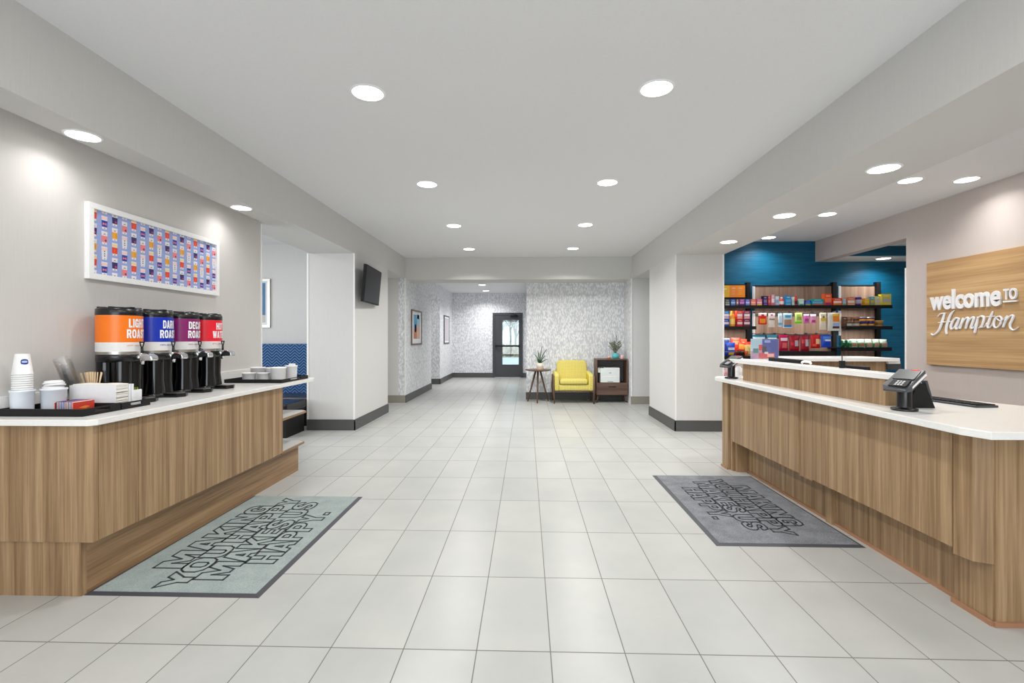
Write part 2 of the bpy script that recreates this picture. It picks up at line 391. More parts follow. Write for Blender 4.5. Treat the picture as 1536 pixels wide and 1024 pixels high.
# hall
m = MB(); m.box(-2.55, -2.41, 9.5, 12.1, 0, 2.74, WP); m.box(-2.55, -2.41, 12.1, 13.3, 2.48, 2.74, WP); m.box(-4.5, -2.41, 13.3, 13.4, 0, 2.74, WP)
m.box(-2.55, -2.41, 13.4, 15.7, 0, 2.74, WP); m.box(-4.5, -2.55, 12.0, 12.1, 0, 2.74, WALL); m.box(-4.6, -4.5, 12.0, 13.4, 0, 2.74, WALL); m.box(-4.5, -2.55, 12.1, 13.3, 2.5, 2.6, CEIL)
struct('wall_left_hall', m)
m = MB()
m.box(-2.41, -2.395, 9.49, 12.1, 0, 0.15, BASE); m.box(-2.55, -2.395, 12.1, 12.112, 0, 0.15, BASE)
m.box(-4.5, -2.395, 13.285, 13.3, 0, 0.15, BASE); m.box(-2.41, -2.395, 13.285, 15.7, 0, 0.15, BASE)
struct('baseboard_left', m)
struct('trim_3', B(-2.43, -2.402, 9.488, 9.502, 0.15, 2.48, TRIMW))
struct('wall_back_header', B(-2.41, 2.07, 9.5, 10.1, 2.45, 3.0, BEAMM))
struct('ceiling_hall', B(-2.6, 0.1, 10.1, 15.85, 2.74, 2.85, CEIL))
DX0, DX1, DY = -1.10, -0.12, 15.6
m = MB(); m.box(-2.6, DX0, DY, DY+0.15, 0, 2.74, WP); m.box(DX1, 0.1, DY, DY+0.15, 0, 2.74, WP); m.box(DX0, DX1, DY, DY+0.15, 2.10, 2.74, WP)
struct('wall_back', m)
m = MB(); m.box(-2.41, DX0, DY-0.015, DY, 0, 0.15, BASE); m.box(DX1, 0.0, DY-0.015, DY, 0, 0.15, BASE); struct('baseboard_back', m)
m = MB(); m.box(0, 2.3, 10.1, 10.22, 0, 2.5, WP); m.box(0, 0.1, 10.22, 15.6, 0, 2.74, WP); struct('wall_accent', m)
struct('baseboard_accent', B(-0.012, 2.05, 10.085, 10.1, 0, 0.15, BASE))
m = MB(); m.box(2.05, 2.2, 9.56, 10.1, 0, 2.45, WP); m.box(2.04, 2.05, 9.452, 10.1, 0, 2.45, WP); struct('wall_right_accent', m)
struct('trim_4', B(2.045, 2.065, 9.44, 9.452, 0.15, 2.45, TRIMW))
# right column and recess
struct('wall_right_column', B(2.07, 2.73, 6.73, 8.14, 0, 2.45, WALL))
m = MB(); m.box(2.065, 2.08, 6.725, 6.735, 0.15, 2.45, TRIMW); m.box(2.715, 2.735, 6.725, 6.735, 0.15, 2.45, TRIMW); struct('trim_5', m)
m = MB()
for z0, z1, e in ((0, 0.125, 0.014), (0.125, 0.15, 0.009)):
    m.box(2.07-e, 2.745, 6.73-e, 6.73, z0, z1, BASE); m.box(2.07-e, 2.07, 6.73-e, 8.15, z0, z1, BASE)
struct('baseboard_right_column', m)
struct('wall_right_recess', B(2.05, 4.2, 9.45, 9.55, 0, 2.6, WALL))
m = MB(); m.box(4.1, 4.2, 7.52, 9.45, 0, 2.6, WALL); m.box(2.73, 4.1, 7.52, 9.45, 2.5, 2.6, CEIL); struct('wall_right_passage', m)
struct('baseboard_right_recess', B(2.04, 4.1, 9.435, 9.45, 0, 0.15, BASET))
# reception side
struct('wall_blue', B(2.73, 7.0, 7.40, 7.52, 0, 3.0, BLUEW))
struct('ceiling_reception', B(2.73, 4.52, -3.3, 7.4, 2.755, 2.85, CEIL))
m = MB(); m.box(4.37, 4.52, -3.3, 5.66, 0, 2.8, TAUPE); m.box(4.37, 4.52, 5.66, 7.4, 2.444, 2.8, TAUPE); struct('wall_right', m)
struct('trim_6', B(4.36, 4.375, 5.65, 5.668, 0, 2.1, TRIMW))
m = MB(); m.box(4.52, 7.0, 3.9, 6.92, 2.59, 2.7, CEIL); m.box(4.52, 7.0, 6.93, 7.4, 2.444, 2.7, CEIL); struct('ceiling_back_office', m)
struct('trim_7', B(4.52, 7.0, 6.915, 6.93, 2.45, 2.59, BLUEW))
m = MB(); m.box(6.9, 7.0, 3.9, 7.4, 0, 2.7, WALL); m.box(4.52, 7.0, 3.8, 3.9, 0, 2.7, WALL); struct('wall_back_office', m)
# breakfast room, left
m = MB(); m.box(-6.6, -3.08, 7.6, 7.7, 0, 2.9, WALL); m.box(-6.7, -6.6, 0, 7.7, 0, 2.9, WALL); m.box(-6.6, -2.87, -0.1, 0, 0, 2.9, WALL)
struct('wall_breakfast', m)
struct('ceiling_breakfast', B(-6.6, -3.02, 0, 7.6, 2.80, 2.9, CEIL))
# entrance wall behind the viewer with its glazing
m = MB(); m.box(-2.41, -2.1, -3.3, -3.2, 0, 2.89, WALL); m.box(1.8, 2.07, -3.3, -3.2, 0, 2.89, WALL); m.box(-2.1, 1.8, -3.3, -3.2, 2.5, 2.89, WALL); m.box(2.07, 4.4, -3.3, -3.2, 0, 2.755, WALL)
struct('wall_front', m)
m = MB()
for x in (-2.1, -1.14, -0.17, 0.8, 1.75): m.box(x, x+0.05, -3.29, -3.21, 0, 2.5, DOORM)
m.box(-2.1, 1.8, -3.29, -3.21, 2.44, 2.5, DOORM); m.box(-2.1, 1.8, -3.29, -3.21, 0, 0.08, DOORM)
struct('window_1', m)

# hall door
m = MB()
m.box(DX0, DX0+0.07, DY-0.03, DY+0.12, 0, 2.10, DOORM); m.box(DX1-0.07, DX1, DY-0.03, DY+0.12, 0, 2.10, DOORM); m.box(DX0+0.07, DX1-0.07, DY-0.03, DY+0.12, 2.04, 2.10, DOORM)
door = struct('door_1', m)
gx0, gx1, gz0, gz1 = -0.78, -0.25, 0.42, 1.87
m = MB(); X0, X1 = DX0+0.07, DX1-0.07
m.box(X0, gx0, DY, DY+0.045, 0.01, 2.035, DOORM); m.box(gx1, X1, DY, DY+0.045, 0.01, 2.035, DOORM)
m.box(gx0, gx1, DY, DY+0.045, 0.01, gz0, DOORM); m.box(gx0, gx1, DY, DY+0.045, gz1, 2.035, DOORM)
link('door_leaf', m, door)
link('pane', B(gx0, gx1, DY+0.02, DY+0.026, gz0, gz1, GLASS), door)
m = MB(); m.box(X0+0.02, X1-0.02, DY-0.075, DY-0.045, 1.00, 1.05, BLACKM); m.box(X0+0.02, X0+0.07, DY-0.045, DY, 0.99, 1.06, BLACKM); m.box(X1-0.07, X1-0.02, DY-0.045, DY, 0.99, 1.06, BLACKM)
link('panic_bar', m, door)
m = MB(); m.box(-0.52, -0.28, DY-0.06, DY, 1.95, 2.01, BLACKM); m.tube([(-0.3, DY-0.04, 2.02), (-0.42, DY-0.22, 2.05), (-0.5, DY-0.03, 2.08)], 0.01, BLACKM)
link('door_closer', m, door)

# outside
struct('ground_1', B(-30, 30, 15.85, 60, -0.25, -0.12, M('snow', (244, 246, 250), 0.9)))
struct('ground_2', B(-6, 5, 22.0, 24.4, -0.12, -0.10, C(60, 110, 180, 0.8)))
HB = M('dry_hedge', (158, 132, 92), 0.95, noise=0.35, nscale=4)
m = MB()
for i in range(900):
    x = random.uniform(-6, 5); y = 34.5+random.uniform(0, 1.2); h = random.uniform(0.35, 0.85)
    m.tube([(x, y, -0.12), (x+random.uniform(-.2, .2), y, h)], [0.09, 0.04], HB, 4)
o = link('dry_shrubs', m); o['kind'] = 'stuff'; tag(o, 'band of dry tan shrubs outside beyond the hall door glass', 'shrubs')
BARK = M('bark', (120, 112, 104), 0.9, noise=0.2)
def bare_tree(x, y, h, label):
    m = MB(); rn = random.Random(int(x*100))
    def br(p, d, L, r, k):
        q = p+d*L; m.tube([p, (p+q)/2+Vector((rn.uniform(-.05, .05)*L, 0, 0)), q], [r, r*.8, r*.6], BARK, 5)
        if k:
            for _ in range(4):
                nd = (d+Vector((rn.uniform(-.8, .8), rn.uniform(-.5, .5), rn.uniform(-.1, .5)))).normalized(); br(p+d*L*rn.uniform(.5, 1), nd, L*.62, r*.55, k-1)
    br(Vector((0, 0, -0.12)), Vector((0, 0, 1)), h*0.35, 0.11, 4)
    t = link('bare_tree', m, loc=(x, y, 0)); tag(t, label, 'tree')
bare_tree(-2.4, 38, 6.5, 'bare grey tree seen at the left side of the hall door glass')
bare_tree(-1.5, 43, 7.5, 'bare grey tree seen in the middle of the hall door glass')
bare_tree(-0.8, 37, 6.0, 'bare grey tree seen at the right edge of the hall door glass')

# ================================================================ LIGHTS
def downlight(x, y, z, r, power, label, group, spread=140, dz=0.004):
    t = thing('ceiling_light', label, 'ceiling light', (x, y, z), 0, group)
    m = MB(); m.lathe([(r*1.0, -0.001), (r*1.0, -0.006), (r*1.13, -0.006), (r*1.16, -0.001)], WHITE, 36, caps=False); link('trim_ring', m, t)
    m = MB(); m.lathe([(0.001, -0.0045), (r*1.0, -0.0045)], LAMPE, 36, caps=False, smooth=False); link('diffuser', m, t)
    L = bpy.data.lights.new('lamp', 'AREA'); L.shape = 'DISK'; L.size = r*2; L.energy = power; L.color = (1.0, 0.985, 0.96); L.spread = math.radians(spread)
    o = bpy.data.objects.new('lamp', L); COL.objects.link(o); o.location = (0, 0, -0.012); o.parent = t
G1 = 'round recessed downlights in the main ceiling'
rown = ['closest to the camera', 'in the second row from the camera', 'in the third row from the camera', 'in the farthest row by the header']
for i, y in enumerate((3.09, 4.95, 6.80, 8.60)):
    downlight(-1.03, y, 2.89, 0.098, (12, 16, 21, 26)[i], 'downlight on the left of the main ceiling, ' + rown[i], G1)
    downlight(0.83, y, 2.89, 0.098, (12, 16, 21, 26)[i], 'downlight on the right of the main ceiling, ' + rown[i], G1)
for y in (-1.8, 0.2):
    for x in (-1.03, 0.83): pass
G2 = 'round downlights in the soffit over the reception desk'
for i, y in enumerate((3.34, 4.60, 5.84)):
    downlight(2.43, y, 2.45, 0.09, 7, 'round downlight in the soffit over the reception desk, ' + ['nearest of three and largest', 'middle of three', 'farthest, beside the right column'][i], G2)
G3 = 'round downlights in the soffit over the coffee counter'
for i, y in enumerate((2.66, 4.18)):
    downlight(-2.525, y, 2.45, 0.078, 1.7, 'small downlight in the coffee counter soffit, ' + ['near the left edge of the view', 'above the far end of the framed print'][i], G3)
zr = 2.755
for (u, v), nm in zip(((1365, 270), (1450, 269), (1241, 321), (1153, 356)), ('left one of the nearest two on the reception ceiling', 'nearest the taupe sign wall', 'third from the camera on the reception ceiling', 'farthest, just before the blue wall')):
    p = at(u, v, Z=zr); downlight(p.x, p.y, zr, 0.088, 4.0 if 'taupe' in nm else 7.0, 'round downlight, ' + nm, 'round downlights in the reception ceiling')
p = at(1309, 391, Z=2.444); downlight(p.x, 7.1, 2.444, 0.085, 8, 'round downlight under the bulkhead above the right snack shelves', None)
downlight(5.7, 5.2, 2.59, 0.085, 9, 'round downlight in the back office ceiling beyond the doorway', None)
p = at(723, 427, Z=2.74); downlight(p.x, p.y, 2.74, 0.095, 30, 'nearer round downlight in the hall ceiling before the dark door', 'hall downlights')
p = at(729, 436, Z=2.74); downlight(p.x, p.y, 2.74, 0.095, 24, 'farther round downlight in the hall ceiling by the dark door', 'hall downlights')
def area(loc, rot, sx, sy, e, color, name):
    L = bpy.data.lights.new(name, 'AREA'); L.shape = 'RECTANGLE'; L.size = sx; L.size_y = sy; L.energy = e; L.color = color
    o = bpy.data.objects.new(name, L); COL.objects.link(o); o.location = loc; o.rotation_euler = rot; return o
area((-0.15, -3.35, 1.3), (PI/2, 0, 0), 3.9, 2.4, 120, (0.93, 0.97, 1.0), 'entrance_daylight_fill')  # unseen area lamp added as daylight fill from behind the viewer
area((-6.5, 3.6, 1.5), (0, -PI/2, 0), 1.8, 4.5, 110, (0.9, 0.95, 1.0), 'breakfast_fill')  # added cool fill lamp; the breakfast wall has no window here
for y in (1.24, -0.6, -2.4):
    for x in (-1.03, 0.83): area((x, y, 2.88), (0, 0, 0), 0.17, 0.17, 15, (1, 0.985, 0.96), 'unseen_fill_lamp')  # fill lamps added out of view, bare lights without fixtures
for y in (2.1, 0.4, -1.6): area((3.3, y, 2.745), (0, 0, 0), 0.17, 0.17, 9, (1, 0.985, 0.96), 'unseen_fill_lamp')  # more added fill above the reception side, out of view
for y in (1.1, -0.5): area((-2.52, y, 2.44), (0, 0, 0), 0.15, 0.15, 4, (1, 0.985, 0.96), 'unseen_fill_lamp')  # added fill under the near coffee soffit, out of view
for x, y in ((-4.2, 3.0), (-4.2, 5.6), (-5.4, 4.3)): area((x, y, 2.79), (0, 0, 0), 0.17, 0.17, 16, (1, 0.985, 0.96), 'unseen_fill_lamp')  # hidden fill lamps added to brighten the breakfast room
area((-3.8, 12.7, 2.45), (0, 0, 0), 0.5, 0.5, 14, (1, 1, 1), 'side_hall_fill')  # unseen fill lamp added to brighten the side hall
area((-3.6, 8.9, 2.45), (0, 0, 0), 0.5, 0.5, 6, (1, 1, 1), 'left_passage_fill')  # unseen fill lamp added to brighten the left recess
area((3.2, 8.6, 2.45), (0, 0, 0), 0.5, 0.5, 8, (1, 1, 1), 'right_passage_fill')  # unseen fill lamp added to brighten the right recess
W = bpy.data.worlds.new('World'); SC.world = W; W.use_nodes = True
bg = W.node_tree.nodes['Background']; bg.inputs[0].default_value = (0.74, 0.87, 1.0, 1); bg.inputs[1].default_value = 1.35

# ================================================================ COFFEE COUNTER (left)
WT = 0.893
t = thing('coffee_counter', 'oak laminate coffee counter cabinet with open end shelves along the left wall', 'counter', (0, 0, 0))
link('end_panel', B(-2.75, -2.165, 2.335, 2.365, 0.275, 0.862, OAK), t)
link('plinth_end', B(-2.75, -2.235, 2.345, 2.375, 0, 0.275, OAK), t)
for y0, y1 in ((2.368, 2.612), (2.616, 3.612), (3.616, 4.20)):
    link('front_panel', B(-2.19, -2.162, y0, y1, 0.275, 0.862, OAK), t, 0.0015)
link('carcass', B(-2.745, -2.19, 2.37, 4.20, 0.275, 0.862, OAK), t)
link('toe_kick', B(-2.70, -2.235, 2.375, 4.64, 0, 0.262, OAKH), t)
SHT = M('shelf_top_grey', (196, 194, 190), 0.4)
for z, ye in ((0.575, 4.74), (0.28, 4.70)):
    m = MB(); m.prism([(-2.72, 4.20), (-2.17, 4.20), (-2.18, ye-0.05), (-2.23, ye), (-2.72, ye)], z-0.018, z, OAKH); m.prism([(-2.715, 4.205), (-2.18, 4.205), (-2.19, ye-0.05), (-2.24, ye-.01), (-2.715, ye-.01)], z, z+0.002, SHT)
    link('shelf', m, t)
t = thing('counter_worktop', 'white quartz worktop of the coffee counter', 'worktop', (0, 0, 0))
m = MB(); m.prism([(-2.75, 2.30), (-2.165, 2.30), (-2.135, 2.33), (-2.13, 4.75), (-2.17, 4.84), (-2.75, 4.84)], 0.862, WT, QUARTZ); link('slab', m, t, 0.003)
link('backsplash', B(-2.75, -2.73, 2.31, 4.80, WT, 0.992, QUARTZ), t, 0.002)
m = MB(); m.lathe([(0.075, 0), (0.09, 0.008), (0.09, 0.02), (0.07, 0.025)], BLACKM, 24)
tag(link('cable_coil', m, loc=(-2.40, 4.45, 0.2825)), 'black coil on the lower open shelf of the coffee counter', 'coil')
m = MB(); m.lathe([(0.02, 0), (0.035, 0.004), (0.033, 0.03), (0.015, 0.035)], BLACKM, 16)
tag(link('cable_grommet', m, loc=(-2.26, 4.27, 0.577)), 'small black knob-like piece on the middle open shelf of the coffee counter', 'cable grommet')

# coffee urns
def urn(y, col, name, l1, l2, sub, subcol, first=None):
    t = thing('coffee_urn', name, 'coffee urn', (-2.58, y, WT), 0, 'coffee urns on the counter')
    r = 0.12; z = lambda q: q-WT
    m = MB()
    m.lathe([(0.05, 0.0), (0.125, 0.0), (0.13, 0.01), (0.125, 0.028), (0.05, 0.03)], BLACKG, 32, sx=1.05)
    m.prism([(0.06, -0.06), (0.21, -0.055), (0.235, 0), (0.21, 0.055), (0.06, 0.06)], 0, 0.026, BLACKG)
    link('base', m, t, 0.004)
    link('drip_tray', MB().prism([(0.13, -0.045), (0.2, -0.042), (0.22, 0), (0.2, 0.042), (0.13, 0.045)], 0.026, 0.03, STEEL), t)
    m = MB()
    for sx in (-0.055, 0.045):
        m.lathe([(0.062, 0.028), (0.05, 0.12), (0.052, z(1.15))], BLACKG, 20, T=Matrix.Translation((sx, -0.035, 0)))
        m.lathe([(0.055, 0.028), (0.045, 0.12), (0.05, z(1.15))], BLACKG, 20, T=Matrix.Translation((sx, 0.045, 0)))
    link('pedestal', m, t)
    m = MB(); m.lathe([(0.09, z(1.145)), (r*0.985, z(1.152)), (r*0.985, z(1.19)), (r*0.96, z(1.195))], BLACK, 40); link('lower_ring', m, t)
    m = MB(); m.lathe([(r*0.965, z(1.195)), (r*0.97, z(1.20)), (r*0.97, z(1.44))], STEEL, 40); link('body', m, t)
    m = MB(); m.lathe([(r, z(1.270)), (r, z(1.437))], C(*col, 0.35), 48, caps=False); m.lathe([(r, z(1.212)), (r, z(1.270))], C(224, 222, 220), 48, caps=False)
    lb = link('label_wrap', m, t)
    m = MB(); m.lathe([(r*1.0, z(1.438)), (r*1.01, z(1.445)), (r*1.0, z(1.475)), (r*0.9, z(1.486)), (0.03, z(1.484))], BLACK, 40)
    m.lathe([(0.05, z(1.484)), (0.045, z(1.492)), (0.02, z(1.493))], BLACKG, 20)
    for k in range(6): m.box(-0.012, 0.012, r*0.55, r*0.92, z(1.482), z(1.491), BLACK, T=Matrix.Rotation(k*PI/3+.3, 4, 'Z'))
    link('lid', m, t)
    def wrap(x, zz, d):
        a = x/r; return ((r+0.0015)*math.cos(a), (r+0.0015)*math.sin(a), zz)
    w1 = 0.062 if l1 != 'HOT' else 0.034
    w0 = {'HOT': 0.036, 'DECAF': 0.064, 'LIGHT': 0.058, 'DARK': 0.05}[l1]
    w2 = {'ROAST': 0.068, 'WATER': 0.064}[l2]
    if 1:
        off = 0.0
        block_text(l1, -w0, w0, z(1.362), z(1.417), wrap, WHITEM, 'lettering', lb)
        block_text(l2, -w2, w2, z(1.296), z(1.351), wrap, WHITEM, 'lettering', lb)
        text_fit(sub, -w2, w2*0.75, z(1.245), z(1.255), wrap, C(*subcol), 'lettering', lb, bold=0.0)
    # tap
    m = MB()
    m.tube([(0.10, 0, z(1.175)), (0.15, 0, z(1.175))], 0.016, CHROME, 14)
    m.tube([(0.145, 0, z(1.20)), (0.145, 0, z(1.13))], [0.017, 0.013], CHROME, 14)
    tp = link('tap', m, t)
    m = MB(); m.tube([(0.145, 0, z(1.20)), (0.145, 0, z(1.235))], 0.008, BLACK, 8)
    m.tube([(0.145, 0, z(1.225)), (0.145, -0.012, z(1.255)), (0.145, -0.016, z(1.27))], 0.004, BLACK, 6, up=Vector((1, 0, 0)))
    m.tube([(0.145, 0, z(1.225)), (0.145, 0.012, z(1.255)), (0.145, 0.016, z(1.27))], 0.004, BLACK, 6, up=Vector((1, 0, 0)))
    m.tube([(0.145, -0.018, z(1.27)), (0.145, 0.018, z(1.27))], 0.005, BLACK, 6)
    link('tap_lever', m, tp)
    m = MB()
    pr = [(0.0, 0.0), (0.075, 0.0), (0.083, 0.012), (0.076, 0.033), (0.05, 0.046), (0.02, 0.046), (0.0, 0.03)]
    T = Matrix(((1, 0, 0, 0.150), (0, 0, -1, 0.03), (0, 1, 0, z(1.152)), (0, 0, 0, 1)))
    m.prism(pr, 0, 0.06, CHROME, T=T); link('faucet_guard', m, tp, 0.006)
    return t
urn(2.97, (240, 118, 8), 'coffee urn with orange light roast wrap, nearest on the counter', 'LIGHT', 'ROAST', '100% ARABICA', (225, 160, 120))
urn(3.24, (0, 44, 172), 'coffee urn with deep blue dark roast wrap', 'DARK', 'ROAST', '100% ARABICA', (60, 90, 170))
urn(3.51, (136, 26, 104), 'coffee urn with purple decaf roast wrap', 'DECAF', 'ROAST', '100% ARABICA', (130, 60, 120))
urn(3.78, (232, 28, 48), 'urn with red hot water wrap, farthest on the counter', 'HOT', 'WATER', 'PURE', (225, 90, 100))

def tray(x0, x1, y0, y1, h, label, name='serving_tray'):
    t = thing(name, label, 'tray', (x0, y0, WT+0.0005)); w, d = x1-x0, y1-y0
    m = MB(); m.box(0, w, 0, d, 0, 0.008, BLACKM)
    link('tray_floor', m, t)
    m = MB(); m.box(0, w, 0, 0.008, 0.008, h, BLACKM); m.box(0, w, d-0.008, d, 0.008, h, BLACKM); m.box(0, 0.008, 0.008, d-0.008, 0.008, h, BLACKM)
    m.box(w-0.008, w, 0.008, d*0.3, 0.008, h, BLACKM); m.box(w-0.008, w, d*0.7, d-0.008, 0.008, h, BLACKM)
    m.box(w-0.008, w, d*0.3, d*0.7, 0.008, h*0.4, BLACKM); m.box(w-0.008, w, d*0.3, d*0.7, h*0.8, h, BLACKM)
    link('rim', m, t); return t
tray(-2.725, -2.275, 2.395, 2.625, 0.038, 'black tray at the near end of the coffee counter holding the paper cups')
tray(-2.725, -2.275, 2.632, 2.838, 0.038, 'black tray beside the orange urn holding the napkin box')
tray(-2.70, -2.175, 4.21, 4.72, 0.032, 'black tray of white tubs at the far end of the coffee counter')
TZ = WT+0.0090
TUB = M('tub_plastic', (226, 232, 240), 0.3)
def tub(x, y, z, r, h, name='tub', label='', group=None, mat=None, catn='tub'):
    m = MB(); mat = mat or TUB
    m.lathe([(r*0.9, 0), (r*0.97, h*0.9), (r*1.03, h*0.92), (r*1.03, h), (r*0.95, h), (r*0.9, h*0.5), (r*0.8, 0.006)], mat, 36)
    return tag(link(name, m, loc=(x, y, z)), label, catn, group)
tub(-2.665, 2.46, TZ, 0.05, 0.122, label='round white tub under the stack of paper cups')
# stack of paper cups
CP = M('paper_cup_white', (240, 240, 240), 0.5)
zc = TZ+0.100
for i in range(10):
    m = MB(); h = 0.108
    m.lathe([(0.029, h), (0.0415, 0.004), (0.043, 0.004), (0.0435, 0.0), (0.041, 0.0), (0.0285, h-0.006)], CP, 32, caps=False)
    m.lathe([(0.001, h-0.004), (0.029, h-0.004)], CP, 32, caps=False)
    o = link('paper_cup', m, loc=(-2.665, 2.46, zc+i*0.0115))
    lab = ('white paper cup with a blue oval badge, topmost of the upturned stack' if i == 9 else 'white paper cup in the upturned stack, one of those below the badged cup')
    tag(o, lab, 'cup', 'upturned paper cups in the stack')
    if i == 9:
        m = MB(); n = 24; vs = [(0, 0, 0)]
        a0 = math.atan2(-2.46, 2.665)+0.25
        def onc(da, zz, e=0.001):
            r = 0.0425-(0.0425-0.029)*(zz/h)+e; return (r*math.cos(a0+da), r*math.sin(a0+da), zz)
        oct_ = [(-.45, 0), (-.38, .011), (-.1, .014), (.1, .014), (.38, .011), (.45, 0), (.38, -.011), (.1, -.014), (-.1, -.014), (-.38, -.011)]
        m.add([onc(0, .067)]+[onc(a, .067+b) for a, b in oct_], [(0, 1+k, 1+(k+1) % 10) for k in range(10)], C(34, 52, 140))
        m.add([onc(0, .067, .0016)]+[onc(a*.72, .067+b*.42, .0016) for a, b in oct_], [(0, 1+k, 1+(k+1) % 10) for k in range(10)], C(170, 190, 225))
        link('badge', m, o)
tub(-2.60, 2.565, TZ, 0.057, 0.12, label='round white tub full of white lids beside the cup stack')
for i, (dx, dy, dz, ti) in enumerate(((0.0, 0, 0.055, 0.05), (0.003, 0, 0.064, -0.06), (0, 0.003, 0.073, 0.12), (-0.003, 0, 0.084, 0.18), (0.004, 0.002, 0.096, -0.15), (0, 0, 0.108, -0.12))):
    m = MB(); m.lathe([(0.045, 0), (0.046, 0.006), (0.041, 0.008), (0.038, 0.016), (0.02, 0.017)], WHITE, 28)
    o = link('cup_lid', m, loc=(-2.60+dx, 2.565+dy, TZ+dz+.036)); o.rotation_euler = (ti*.6, ti, 0)
    tag(o, 'white plastic cup lid heaped in the tub beside the cup stack' if i < 5 else 'tilted white plastic cup lid on top of the heap in the tub', 'lid', 'white cup lids in the tub')
# clear cups leaning
for i in range(9):
    m = MB(); m.lathe([(0.028, 0), (0.04, 0.11), (0.042, 0.112), (0.039, 0.112), (0.0275, 0.002)], PLASTIC, 24, caps=False)
    o = link('clear_cup', m, loc=(-2.655, 2.765-0.0072*i, TZ+0.03+0.0178*i)); o.rotation_euler = (math.radians(22), 0, 0)
    tag(o, 'clear plastic cup in the leaning nested stack against the wall', 'cup', 'clear cups in the leaning stack')
# stirrers
t = thing('stirrer_cup', 'white cup of wooden coffee stirrers beside the leaning clear cups', 'stirrer cup', (-2.60, 2.80, TZ))
m = MB(); m.lathe([(0.026, 0), (0.03, 0.09), (0.027, 0.09), (0.024, 0.004)], CP, 20); link('cup', m, t)
ST = M('birch', (236, 208, 168), 0.6)
for i in range(20):
    a = -0.9+i*0.16; m = MB(); x = -0.02+i*0.0021; y = random.uniform(-.012, .012)
    T = Matrix.Translation((x, y, 0.008)) @ Matrix.Rotation(math.radians(-20+i*1.7), 4, 'Y') @ Matrix.Rotation(random.uniform(-.1, .1), 4, 'X')
    o = link('wooden_stirrer', MB().box(-0.003, 0.003, -0.0008, 0.0008, 0, 0.185, ST, T=T), loc=(-2.60, 2.80, TZ))
    tag(o, 'flat wooden coffee stirrer fanned out of the stirrer cup', 'stirrer', 'wooden stirrers in the cup')
# napkin box
t = thing('napkin_box', 'long white open-ended box stuffed with paper napkins', 'napkin box', (-2.60, 2.655, TZ))
m = MB(); m.box(0, 0.27, 0, 0.004, 0, 0.125, WHITEM); m.box(0, 0.27, 0.10, 0.104, 0, 0.125, WHITEM); m.box(0, 0.004, 0.004, 0.10, 0, 0.125, WHITEM); m.box(0.004, 0.27, 0.004, 0.1, 0, 0.004, WHITEM); link('box', m, t)
NAP = M('napkin_paper', (234, 230, 224), 0.8)
for i in range(13):
    m = MB(); z = 0.005+i*0.0098
    nx = 8; vs = []; a = random.uniform(0, 6)
    for q in range(nx+1):
        x = 0.012+0.25*q/nx; w = 0.0016*math.sin(q*1.3+a)
        vs += [(x+random.uniform(-.002, .004), 0.008, z+w), (x, 0.096, z+w), (x+.001, 0.096, z+w+0.008), (x+.001, 0.008, z+w+0.008)]
    fs = [(3, 2, 1, 0), (4*nx, 4*nx+1, 4*nx+2, 4*nx+3)]
    for q in range(nx):
        o_ = 4*q
        for e in range(4): fs.append((o_+e, o_+(e+1) % 4, o_+4+(e+1) % 4, o_+4+e))
    m.add(vs, fs, NAP)
    o = link('paper_napkin', m, loc=(-2.60, 2.655, TZ)); tag(o, 'folded white paper napkin in the stack inside the napkin box', 'napkin', 'napkins in the napkin box')
t = thing('packet_box', 'small white divided box with lime green packets next to the napkin box', 'box', (-2.42, 2.765, TZ))
m = MB(); m.box(0, 0.10, 0, 0.004, 0, 0.125, WHITEM); m.box(0, 0.10, 0.06, 0.064, 0, 0.085, WHITEM); m.box(0.096, 0.10, 0.004, 0.06, 0, 0.088, WHITEM); m.box(0, 0.004, 0.004, 0.06, 0, 0.088, WHITEM); m.box(0.004, 0.096, 0.004, 0.06, 0, 0.004, WHITEM); link('box', m, t)
for i in range(5):
    o = link('tea_packet', MB().box(0.012, 0.088, -0.003, 0.0, 0, 0.095+0.004*(i % 2), C(172, 186, 30) if i % 2 == 0 else C(60, 70, 40)), loc=(-2.42, 2.779+i*0.009, TZ+0.0045))
    tag(o, 'lime green tea packet standing in the small white box' if i % 2 == 0 else 'dark olive tea packet standing between lime green ones', 'packet', 'packets in the small white box')
# sweetener box
t = thing('sweetener_box', 'low red box holding a row of striped sweetener packets', 'sweetener box', (-2.515, 2.485, TZ))
RED = C(214, 62, 44)
m = MB(); m.box(0.10, 0.103, 0, 0.125, 0, 0.05, RED); m.box(0, 0.003, 0, 0.125, 0, 0.05, RED); m.box(0.003, 0.1, 0, 0.125, 0, 0.003, RED); m.box(0.003, 0.1, 0.122, 0.125, 0.003, 0.05, RED); m.add([(0.1032, 0.03, 0.02), (0.1032, 0.07, 0.028), (0.1032, 0.1, 0.02), (0.1032, 0.07, 0.012)], [(0, 1, 2, 3)], C(245, 150, 70)); link('box', m, t)
cols = [(70, 66, 90), (150, 90, 110), (90, 70, 120), (40, 60, 150), (60, 90, 170), (120, 80, 120), (220, 110, 80), (90, 90, 86), (80, 140, 200), (200, 70, 60)]
for i, c in enumerate(cols):
    m = MB(); x = 0.006+i*0.0093
    m.box(x, x+0.0035, 0.003, 0.118, 0.004, 0.055, C(*c)); m.box(x+0.0035, x+0.0065, 0.004, 0.118, 0.004, 0.053, WHITEM)
    o = link('sweetener_packet', m, loc=(-2.515, 2.485, TZ))
    nm = ['slate', 'mauve', 'violet', 'navy blue', 'mid blue', 'plum', 'orange', 'grey', 'sky blue', 'red'][i]
    tag(o, nm + ' edged white sweetener packet in the red box', 'packet', 'sweetener packets in the red box')
